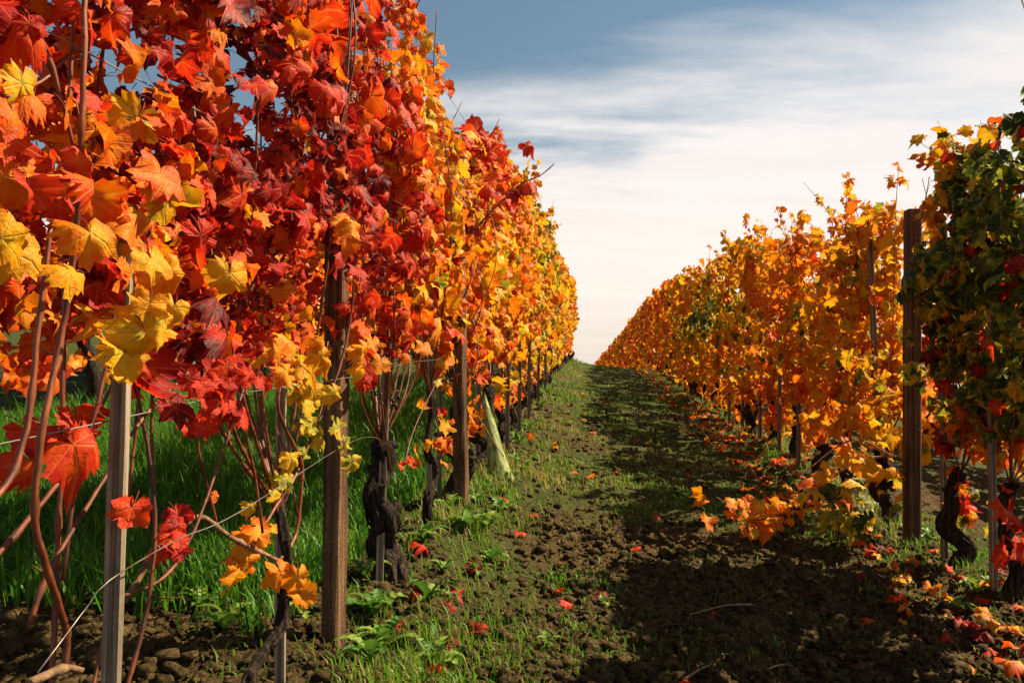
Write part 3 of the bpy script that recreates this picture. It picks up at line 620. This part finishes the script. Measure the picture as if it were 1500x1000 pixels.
for Y, lab, k in RV:
    ex = None; hc = None
    n = 470; top = 2.1; bot = 0.55; th_ = 0.29; ym = (-9, 99)
    if Y == 3.86: top = 2.22; th_ = .22; ym = (-9, 3.97); ex = [leaves_along(r_path((1400, 420, 3.9), (1385, 300, 3.9), (1385, 235, 3.9), (1430, 215, 3.85)), 60, .06, .70, .06), leaves_along(r_path((1410, 400, 3.75), (1385, 470, 3.8), (1370, 540, 3.85)), 40, .062, .97, .07), leaves_along(r_path((1440, 600, 3.5), (1480, 660, 3.4)), 22, .06, .5, .09), leaves_along(r_path((1440, 190, 3.7), (1490, 200, 3.6)), 5, .05, .35, .03),
                              leaves_along(r_path((1365, 640, 3.7), (1385, 650, 3.6)), 4, .06, .2, .02)]; hc = [(r_path((1440, 420, 3.75), (1450, 300, 3.72), (1466, 240, 3.7), (1462, 205, 3.7), (1440, 190, 3.7)), .004, .002, M_OLD)]
    if Y == 4.75:
        top = 2.0; bot = .45; ym = (4.42, 99); hc = [(lowb, .007, .003, M_OLD), ([lowb[0], lowb[0]+np.array([-.3, -.2, .1]), lowb[1]+np.array([-.35, -.2, -.05])], .005, .003, M_CANE)]
        ex = [leaves_along(lowb[2:], 44, .05, .62, .055, .5), leaves_along(lowb[:3], 40, .055, .68, .08), leaves_along([lowb[1]+np.array([0, -.1, -.1]), np.array([1.35, 3.8, HC-.75])], 26, .06, .95, .07)]
    if Y == 3.36: bot = .6; ex = [leaves_along(r_path((1470, 740, 3.0), (1495, 800, 3.0)), 9, .065, .22, .03)]
    if Y == 2.55: top = 2.5
    if k == 'o': bot = .40; n = 430
    vine('right', Y, 0.84 if Y != 4.75 else 0.7, n, 300, bot, top, th_, 0.060, lab, 'vines of the shaded row', rnd.uniform(.034, .042), 0.5 if Y != 5.45 else .42, 6, True, (rnd.uniform(-.04, .04), rnd.uniform(-.05, .05)),
         True, ex, hc, ymin=ym[0], ymax=ym[1], shoots=0 if Y < 3 else 4)
Y = 8.6
while Y < 32:
    s = 260 if Y < 9.5 else (150 if Y < 12 else 0)
    vine('right', Y, 0.9, 410 if Y < 16 else 390, s, 0.30, 2.25+rnd.uniform(-.08, .1)+0.12*sstep(9, 14, Y), 0.3, 0.068 if Y < 12 else 0.078,
         'orange vine near the crest, in line with the tall dark post', 'orange vines past the tall dark post', rnd.uniform(.045, .06), .5, 4 if Y < 12 else 2, False, (0, 0), detail=Y < 9)
    Y += 0.88
L = [sample_canopy('right', y_, 1.6, 300, 0.2, 2.4, 0.4, 0.12) for y_ in np.arange(32.5, 64, 1.5)]
L = cat_leaves(*L)
tag(merged_leaves('distant_vines', *L, None, (0, 0, 0), FAR_T), 'far orange end of the vine row dipping over the crest', 'vines', None, 'stuff')

# ------------------------------------------------------------------ neighbouring rows
Y = 3.2
while Y < 17:
    vine('left2', Y, 0.95, 620, 0, 0.42, 2.25, 0.25, 0.085, 'orange vine of the next row seen through the gaps of the near row', 'vines of the next row', 0.05, .6, 3, False, detail=False)
    Y += 0.95
Y = 4.4
while Y < 18:
    vine('right2', Y, 1.0, 380, 0, 0.15, 2.15, 0.28, 0.085, 'orange vine of the row beyond the tall dark post', 'vines of the row beyond', 0.05, .55, 2, False, detail=False)
    Y += 1.0

# ------------------------------------------------------------------ posts, stakes, wires
def box_bar(a, b, w, d, rot=0.0, bev=0.12, groove=False, n=14, wob=0.0012):
    a = np.asarray(a, float); b = np.asarray(b, float); ax = (b-a)/np.linalg.norm(b-a)
    e1 = np.array([math.cos(rot), math.sin(rot), 0]); e1 -= ax*e1.dot(ax); e1 /= np.linalg.norm(e1); e2 = np.cross(ax, e1)
    if groove: sec = [(-1, -1), (-.45, -1), (-.35, -.55), (-.08, -.55), (0, -1), (.08, -.55), (.35, -.55), (.45, -1), (1, -1), (1, 1), (-1, 1)]
    else:
        k = 1-bev*2; sec = [(-k, -1), (k, -1), (1, -k), (1, k), (k, 1), (-k, 1), (-1, k), (-1, -k)]
    V = []; ns = len(sec); r_ = np.random.default_rng(int(abs(a[1])*1000))
    for i in range(n+1):
        t = i/n; c = a+(b-a)*t
        for u, v in sec: V.append(c+e1*(u*w/2+r_.standard_normal()*wob)+e2*(v*d/2+r_.standard_normal()*wob))
    Fc = [(i*ns+j, i*ns+(j+1) % ns, (i+1)*ns+(j+1) % ns, (i+1)*ns+j) for i in range(n) for j in range(ns)]
    Fc += [tuple(range(ns))[::-1], tuple(n*ns+j for j in range(ns))]
    return np.array(V), Fc
def post(base, top, w, rot, label, wires=()):
    root = tag(empty('wooden_post', base), label, 'post', 'square wooden posts')
    v, f = box_bar(np.array(base)-np.array([0, 0, .15]), top, w, w, rot); mesh_obj('shaft', v, f, M_POST, root, base, smooth=False)
    b = np.array(base); t = np.array(top)
    for h in wires:                       # binding wire wound round the post
        c = b+(t-b)*h; q = []
        for k in range(25):
            a = k/24*2*math.pi*1.9; rr = w*0.74; q.append(c+np.array([math.cos(a)*rr*.82, math.sin(a)*rr*.82, 0.012*math.sin(a*.5)+k*.0006]))
        v, f = tube(np.array(q), 0.0016, 5); mesh_obj('binding_wire', v, f, M_WIRE, root, base)
        for s in (-1, 1):
            mesh_obj('nail', *tube(np.array([c+np.array([s*w*.2, -w*.45, .02]), c+np.array([s*w*.2, -w*.56, .022])]), 0.003, 6), M_WIRE, root, base)
    return root
def stake(base, top, w, label, group=None, rot=0.2):
    v, f = box_bar(np.array(base)-np.array([0, 0, .1]), top, w, w*0.8, rot, groove=True, wob=0.0003); o = mesh_obj('stake', v, f, M_STAKE, None, base, smooth=False)
    return tag(o, label, 'stake', group)
pb = P(488, 1000, -.71); pb[2] = Gz(pb[0], pb[1])-.02; pt = np.array([pb[0]+.012, pb[1]+.03, pb[2]+1.95])
post(pb, pt, 0.052, -0.25, 'square brown post standing among red leaves, its edge lit by the sun', (.42, .70))
pb = P(677, 750, -.62); pb[2] = Gz(pb[0], pb[1]); post(pb, P(667, 195, -.61), 0.058, -0.22, 'square brown post with its top bare above orange leaves', (.40, .72, .95))
pb = np.array([1.80, 4.21, Gz(1.80, 4.21)-.03]); post(pb, Q(1337, 308, 4.21), 0.08, 0.0, 'tall dark square post at the gap between dark green and orange vines', (.05+.9, .80, .6, .35))
for y_, lb in ((8.3, 'square post half hidden in golden vines up the near row'), (12.5, 'square post among yellow vines close to the crest')):
    b_ = np.array([XL, y_, Gz(XL, y_)]); post(b_, b_+np.array([0, 0, 2.0]), 0.07, 0.4, lb, (.7,))
for y_, lb in ((8.95, 'square post half hidden in orange vines past the tall dark post'), (13.4, 'square post among orange vines close to the crest')):
    b_ = np.array([XR, y_, Gz(XR, y_)]); post(b_, b_+np.array([0, 0, 1.95]), 0.075, 0.2, lb, (.7,))
def st(px0, py0, X, px1, py1, w, label, group=None):
    b_ = P(px0, py0, X); b_[2] = Gz(b_[0], b_[1]); t_ = P(px1, py1, X); stake(b_, t_, w, label, group)
st(143, 1010, -.62, 186, 300, .019, 'pale grooved stake leaning among long reddish canes')
st(410, 1000, -.72, 412, 520, .022, 'thin grey stake between the leaning pale stake and the square post')
st(554, 850, -.70, 568, 480, .024, 'thin grey stake right beside the gnarled black trunk')
st(627, 800, -.68, 632, 430, .024, 'thin pale stake tied to a slim vine stem')
st(643, 760, -.74, 646, 470, .024, 'thin shaded stake just behind the slim vine stem')
st(700, 690, -.70, 702, 480, .03, 'thin stake between the second post and the pale green sleeve')
for px0, y_, tx in ((1384, 3.95, 1383), (1456, 3.36, 1448)):
    b_ = Q(px0, 860, y_); b_[2] = Gz(b_[0], y_); stake(b_, b_+np.array([-.02, 0, 1.5]), .028, 'thin stake in front of a stout black trunk under dark green leaves' if y_ < 3.6 else 'thin stake beside a black trunk close to the tall dark post')
b_ = Q(1292, 770, 4.95); b_[2] = Gz(b_[0], 4.95); stake(b_, Q(1274, 350, 4.95), .032, 'slim pale stake leaning among yellow leaves just past the tall dark post')
b_ = Q(1236, 700, 5.7); b_[2] = Gz(b_[0], 5.7); stake(b_, b_+np.array([0, 0, 1.2]), .032, 'slim stake between a black stump and a crooked black trunk')
for y_ in (6.4, 7.05, 7.85, 8.75, 9.6): stake(np.array([XR-.12, y_, Gz(XR-.12, y_)]), np.array([XR-.11, y_, Gz(XR, y_)+1.3]), .03, 'thin stake at the foot of an orange vine', 'stakes of the orange vines')
for y_ in (5.4, 6.3, 7.3, 8.6, 9.9): stake(np.array([XL+.08, y_, Gz(XL+.08, y_)]), np.array([XL+.09, y_, Gz(XL, y_)+1.3]), .03, 'thin stake at the foot of a golden vine', 'stakes of the golden vines')
for row, ya, yb, hs in (('left', .25, 20.5, (.78, 1.25, 1.65, 1.95)), ('right', 2.2, 24, (.72, 1.15, 1.55, 1.88))):
    for i, h in enumerate(hs):
        yy = np.arange(ya, yb, .35); xx = np.array([row_x(row, q) for q in yy])+.045; q = np.stack([xx, yy, gz0(xx, yy)+.03+h-.012*np.sin(yy*2.4)**2], 1)
        v, f = tube(q, 0.0011, 5)
        tag(mesh_obj('trellis_wire', v, f, M_WIRE, None, (xx[0], ya, q[0, 2])), '%s trellis wire running through the %s' % (('lowest', 'second lowest', 'second highest', 'highest')[i], {'left': 'red and golden vine row', 'right': 'dark green and orange vine row'}[row]), 'wire', 'trellis wires')
q = smooth_path([P(55, 985, -.6), P(130, 885, -.6), P(160, 850, -.59), P(260, 790, -.6), P(350, 750, -.6), P(500, 655, -.6), P(545, 640, -.63), P(575, 655, -.64)], .03)
v, f = tube(q, 0.0010, 5); tag(mesh_obj('loose_wire', v, f, M_WIRE, None, q[0]), 'loose pale wire slung from the leaning stake to the square post', 'wire')

# pale green planting sleeve leaning by the row: an open half-cone of sheet plastic
def sleeve():
    b_ = Q(734, 668, 4.35); b_[2] = Gz(b_[0], b_[1]); t_ = Q(708, 578, 4.45); n = 14; k = 10; V = []
    for i in range(n+1):
        t = i/n; c = b_+(t_-b_)*t; r = 0.072*(1-t)+0.014*t
        for j in range(k+1):
            a = -2.5+2.5*j/k; wob = 1+0.07*math.sin(j*2.1+i*.6); V.append(c+np.array([math.cos(a)*r*wob, math.sin(a)*r*wob, 0.02*math.sin(j*1.3)*(i == n or i == 0)]))
    V = np.array(V); Fc = [(i*(k+1)+j, i*(k+1)+j+1, (i+1)*(k+1)+j+1, (i+1)*(k+1)+j) for i in range(n) for j in range(k)]
    o = mesh_obj('planting_sleeve', V, Fc, M_SLEEVE, None, b_); tag(o, 'pale green plastic planting sleeve leaning at the foot of the vine row', 'sleeve')
    md = o.modifiers.new('thickness', 'SOLIDIFY'); md.thickness = 0.003
sleeve()
def bunch(px, py, X, n, label):
    c = P(px, py, X); root = tag(empty('grape_bunch', c), label, 'grapes')
    q = np.array([[0, 0, -1], [0, 0, -.6], [0, 0, 0], [0, 0, .6], [0, 0, 1.]])*.0065; v, f = tube(q, np.array([.001, .0052, .0066, .0052, .001]), 6, .1, 3); me = None
    mesh_obj('stalk', *tube(np.array([[0, 0, .06], [.004, 0, .02], [0, 0, -.03]]), .0015, 5), M_CANE, root)
    for i in range(n):
        if me is None: o = mesh_obj('berry', v, f, M_BUNCH, root); me = o.data
        else: o = bpy.data.objects.new('berry', me); col.objects.link(o); o.parent = root
        o.location = [float(t) for t in RNG.standard_normal(3)*np.array([.012, .012, .02])]
bunch(578, 585, -.68, 9, 'shrivelled dark grapes hanging over the gnarled black trunk'); bunch(556, 578, -.69, 7, 'tiny cluster of dry dark grapes next to a reddish cane')

# ------------------------------------------------------------------ ground cover
def in_view(n, ymin, ymax, pw=0.75, margin=60):
    u = RNG.random(n); y = ymin*(ymax/ymin)**u; px = RNG.uniform(-margin-200, 1500+margin, n); x = (px-VX)/F*y
    return x, y
def clods():
    ico = []; t = (1+5**.5)/2
    V0 = np.array([(-1, t, 0), (1, t, 0), (-1, -t, 0), (1, -t, 0), (0, -1, t), (0, 1, t), (0, -1, -t), (0, 1, -t), (t, 0, -1), (t, 0, 1), (-t, 0, -1), (-t, 0, 1)], float); V0 /= np.linalg.norm(V0[0])
    F0 = np.array([(0, 11, 5), (0, 5, 1), (0, 1, 7), (0, 7, 10), (0, 10, 11), (1, 5, 9), (5, 11, 4), (11, 10, 2), (10, 7, 6), (7, 1, 8), (3, 9, 4), (3, 4, 2), (3, 2, 6), (3, 6, 8), (3, 8, 9), (4, 9, 5), (2, 4, 11), (6, 2, 10), (8, 6, 7), (9, 8, 1)])
    x, y = in_view(170000, 1.3, 13); s = soilness(x, y); k = (RNG.random(len(x)) < np.maximum(.22, s**1.3)) & (x > -3.2) & (x < 2.6); x, y = x[k], y[k]; n = len(x)
    sc = 0.0032*np.exp(RNG.standard_normal(n)*0.88)*(.55+0.18*y); sc = np.minimum(sc, .021)
    j = 1+0.36*RNG.standard_normal((n, 12)); V = V0[None]*j[..., None]*sc[:, None, None]*np.array([1.15, 1.15, .8])
    a = RNG.random(n)*6.28; ca, sa = np.cos(a), np.sin(a); Vx = V[..., 0]*ca[:, None]-V[..., 1]*sa[:, None]; Vy = V[..., 0]*sa[:, None]+V[..., 1]*ca[:, None]
    V = np.stack([Vx+x[:, None], Vy+y[:, None], V[..., 2]+(gz(x, y)+sc*.3)[:, None]], -1).reshape(-1, 3)
    Fc = (F0[None]+(np.arange(n)*12)[:, None, None]).reshape(-1, 3)
    tag(mesh_obj('soil_clods', V, Fc, M_CLOD, smooth=False), 'crumbly brown soil clods strewn over the alley', 'soil', None, 'stuff')
clods()
def grass(name, label, x, y, hgt, hue, wid):
    n = len(x); a = RNG.random(n)*6.28; ln = hgt*np.exp(RNG.standard_normal(n)*.3); be = RNG.uniform(.15, .8, n)*ln; z = gz(x, y)-.006
    wx, wy = -np.sin(a), np.cos(a); dx, dy = np.cos(a), np.sin(a); V = np.zeros((n, 5, 3)); w = wid*np.exp(RNG.standard_normal(n)*.2)*.5
    for i, (t, ws) in enumerate(((0, 1), (.55, .75))):
        for s_, jj in ((-1, 0), (1, 1)):
            V[:, i*2+jj, 0] = x+dx*be*t*t+wx*w*ws*s_; V[:, i*2+jj, 1] = y+dy*be*t*t+wy*w*ws*s_; V[:, i*2+jj, 2] = z+ln*t
    V[:, 4, 0] = x+dx*be; V[:, 4, 1] = y+dy*be; V[:, 4, 2] = z+ln*(.95-.25*be/ln)
    F0 = np.array([(0, 1, 3), (0, 3, 2), (2, 3, 4)]); Fc = (F0[None]+(np.arange(n)*5)[:, None, None]).reshape(-1, 3)
    c = np.repeat(np.clip(hue+RNG.standard_normal(n)*.17, 0, 1), 5); c = np.stack([c, c, c, np.ones_like(c)], 1)
    tag(mesh_obj(name, V.reshape(-1, 3), Fc, M_GRASS, attrs={'leafcol': c}), label, 'grass', None, 'stuff')
# lush grass of the next alley, seen under the near row
n = 75000; y = 2.0*(11/2.2)**RNG.random(n); x = RNG.uniform(-3.6, -0.85, n); k = (RNG.random(n) < (1-soilness(x, y))**1.2); x, y = x[k], y[k]
grass('grass', 'lush bright green grass in the next alley behind the near row', x, y, .10+.05*vnoise(x*2, y*2, 5), .35+.25*(vnoise(x*1.5, y*1.5, 8)-.5), .006)
x, y = in_view(420000, 1.5, 26); s = soilness(x, y); k = (RNG.random(len(x)) < np.clip(1.08-s, .10, 1)**1.2*(.08+1.7*sstep(.35, .8, fbm(x*3.6, y*3.6, 12, 2)))) & (x > -1.0) & (x < 2.7); x, y = x[k], y[k]
tall = 1+1.3*np.exp(-((x-XL-.15)/.3)**2)+.9*np.exp(-((x-XR)/.3)**2)
grass('alley_grass', 'short patchy grass growing in the soil between the vine rows', x, y, .024*tall*(1+.05*y), (.66+.5*(vnoise(x*1.3+5, y*1.3, 18)-.5)), .0042*(1+.09*y))

# weeds: rosettes of lobed leaves along the foot of the row
def weed_leaf(seed, lobes=5):
    r_ = np.random.default_rng(seed); n = lobes*4+1; V = []; t = np.linspace(0, 1, n)
    wid = .16*np.sin(np.pi*np.clip(t*.92+.06, 0, 1))**.8*(1+.5*np.sin(t*lobes*2*np.pi)); cz = .55*np.sin(t*1.9)*.55; cu = r_.uniform(.3, .9)
    for i in range(n):
        y_ = t[i]; z_ = .42*math.sin(t[i]*2.2)-cu*.35*t[i]**2
        V += [(-wid[i], y_, z_+.06), (0, y_, z_), (wid[i], y_, z_+.06)]
    Fc = []
    for i in range(n-1):
        a = i*3; Fc += [(a, a+1, a+4, a+3), (a+1, a+2, a+5, a+4)]
    c = np.full(n*3, r_.uniform(.1, .9)); c[1::3] += .2; c = np.clip(c, 0, 1); c = np.stack([c, c, c, np.ones_like(c)], 1)
    o = mesh_obj('weed_leaf', np.array(V), Fc, M_WEED, attrs={'leafcol': c}); me = o.data; bpy.data.objects.remove(o); return me
WEED_ME = [weed_leaf(500+i, l) for i, l in enumerate((5, 6, 4, 1, 7, 5, 1))]
def weed(x, y, size, k, label, group):
    b_ = np.array([x, y, Gz(x, y)]); root = tag(empty('weed', b_), label, 'weed', group)
    for i in range(k):
        o = bpy.data.objects.new('leaf', WEED_ME[rnd.randrange(len(WEED_ME))]); col.objects.link(o); o.parent = root
        s = size*rnd.uniform(.6, 1.15); o.scale = (s, s, s); o.rotation_euler = (rnd.uniform(0, .75), rnd.uniform(-.25, .25), i*2.4+rnd.uniform(-.4, .4))
spots = [((625, 905), .11), ((545, 930), .13), ((560, 965), .12), ((690, 800), .13), ((715, 790), .12), ((660, 775), .11), ((735, 760), .12), ((700, 760), .10), ((740, 720), .12), ((770, 700), .10), ((755, 690), .12),
         ((650, 860), .08), ((700, 850), .07), ((540, 1000), .10), ((640, 990), .09), ((720, 830), .09), ((760, 660), .12), ((775, 640), .14), ((745, 640), .12), ((790, 610), .14), ((770, 600), .14), ((800, 590), .14), ((535, 880), .09), ((620, 830), .10)]
def weed_label(x, y):
    an = ((2.0, 'the sunlit square post'), (2.6, 'the gnarled black trunk'), (3.16, 'the slim vine stem'), (3.75, 'the bare topped post'), (4.4, 'the pale green sleeve'), (5.6, 'the golden vines'))
    return 'leafy green weed growing beside '+min(an, key=lambda q: abs(q[0]-y))[1]
for (p_, s_) in spots: x, y = G(*p_); weed(x, y, s_, rnd.randint(7, 11), weed_label(x, y), 'weeds along the near row')
for p_ in ((885, 882), (800, 925)): x, y = G(*p_); weed(x, y, .06, 5, 'small green seedling alone on the dark bare soil', 'seedlings on the bare soil')
for p_ in ((1145, 700), (1120, 690), (1160, 720), (1340, 800), (1360, 810), (1400, 900), (1230, 730), (1430, 890)): x, y = G(*p_); weed(x, y, .11, 8, 'leafy green weed growing at the foot of the shaded vine row', 'weeds along the shaded row')
for p_ in ((170, 915), (290, 920), (330, 960), (250, 905), (420, 900), (440, 930)): x, y = G(*p_); weed(x, y, .09, 7, 'leafy green weed on the soil behind the leaning pale stake', 'weeds behind the leaning stake')

# fallen leaves
w1, w2, w3, w4 = 'at the foot of the near vine row', 'on the soil in the middle of the alley', 'under the dark green vines', 'under the orange vines'
def fallen(px, py, size, hue, where):
    x, y = G(px, py); nm = np.array([[0, 0, 1.0]])+RNG.standard_normal((1, 3))*.3; R_ = frames(nm, RNG.standard_normal((1, 3)))[0]*size
    o = bpy.data.objects.new('fallen_leaf', LEAF_ME[int(RNG.choice([3, 4, 5, 6, 7, 9, 10, 11, 13, 15]))]); z = Gz(x, y)+.018
    o.matrix_basis = Matrix(((R_[0, 0], R_[0, 1], R_[0, 2], x), (R_[1, 0], R_[1, 1], R_[1, 2], y), (R_[2, 0], R_[2, 1], R_[2, 2], z), (0, 0, 0, 1)))
    o.color = (float(max(.03, hue*.8)) if where in (w1, w2) else float(hue), float(RNG.random()), float(RNG.uniform(.4, 1)), 1); col.objects.link(o)
    c = 'crimson' if hue < .25 else ('orange red' if hue < .45 else ('orange' if hue < .6 else 'yellow'))
    tag(o, '%s fallen vine leaf lying %s' % (c, where), 'leaf', '%s fallen leaves %s' % (c, where))
w1, w2, w3, w4 = 'at the foot of the near vine row', 'on the soil in the middle of the alley', 'under the dark green vines', 'under the orange vines'
for a in [(620, 845, .06, .32), (690, 850, .06, .12), (670, 885, .06, .12), (655, 900, .05, .15), (735, 750, .05, .33), (780, 765, .05, .14), (685, 790, .04, .1), (760, 790, .045, .36), (655, 955, .07, .12), (700, 930, .05, .3), (600, 905, .06, .2), (720, 690, .05, .35), (520, 805, .05, .5), (540, 800, .04, .2), (640, 1000, .06, .2), (575, 945, .05, .28), (790, 700, .05, .4)]: fallen(*a, w1)
for a in [(930, 805, .04, .45), (830, 880, .04, .35), (815, 865, .035, .3), (1045, 895, .03, .3), (880, 870, .05, .1), (1000, 985, .04, .35), (960, 760, .035, .45), (905, 690, .04, .4), (870, 640, .05, .45), (1010, 700, .04, .5), (930, 650, .05, .4)]: fallen(*a, w2)
for i in range(95):
    px = 1240+260*rnd.random(); py = 800+0.62*(px-1240)+rnd.gauss(-10, 38); 
    if py < 995: fallen(px, py, rnd.uniform(.03, .06), rnd.choice([.04, .08, .14, .3, .42, .52, .6, .68]), w3)
for a in [(1420, 985, .08, .45), (1450, 965, .07, .3), (1475, 985, .08, .5), (1410, 935, .06, .2), (1385, 910, .07, .62), (1270, 920, .06, .36), (1310, 885, .06, .42), (1320, 850, .07, .5), (1440, 915, .06, .62)]: fallen(*a, w3)
for i in range(70):
    px = 1000+260*rnd.random(); py = 592+0.52*(px-1000)+rnd.gauss(0, 11); fallen(px, py, rnd.uniform(.035, .055), rnd.choice([.4, .5, .55, .6, .66]), w4)
# drift of small leaves too many to count, further up the rows
y = 5*(24/5)**RNG.random(420); sgn = RNG.random(420) < .96; x = np.where(sgn, XR-.35+RNG.standard_normal(420)*.2, XL+.4+RNG.standard_normal(420)*.25)
pos = np.stack([x, y, gz(x, y)+.02], 1); Rm = frames(np.array([0, 0, 1.0])+RNG.standard_normal((420, 3))*.4, RNG.standard_normal((420, 3)))
tag(merged_leaves('leaf_litter', pos, Rm, .045*np.exp(RNG.standard_normal(420)*.25), np.stack([RNG.uniform(.3, .68, 420), RNG.random(420), RNG.random(420)], 1), None, (0, 0, 0), FAR_T), 'drift of small orange leaves under the vines towards the crest', 'leaf litter', None, 'stuff')
for i, (pa, pb_, lb) in enumerate((((1165, 960), (1100, 992), 'short bare twig lying on the dark soil'), ((1110, 905), (1010, 895), 'long thin dry stalk lying across the alley'), ((1000, 985), (1040, 975), 'small pale twig on the dark soil of the alley'))):
    a = G(*pa); b = G(*pb_); q = smooth_path([(a[0], a[1], Gz(*a)+.015), ((a[0]+b[0])/2+.01, (a[1]+b[1])/2, Gz((a[0]+b[0])/2, (a[1]+b[1])/2)+.028), (b[0], b[1], Gz(*b)+.012)], .02)
    v, f = tube(q, np.linspace(.005, .0025, len(q)), 6, .2, i); tag(mesh_obj('twig', v, f, M_TWIG, None, q[0]), lb, 'twig')
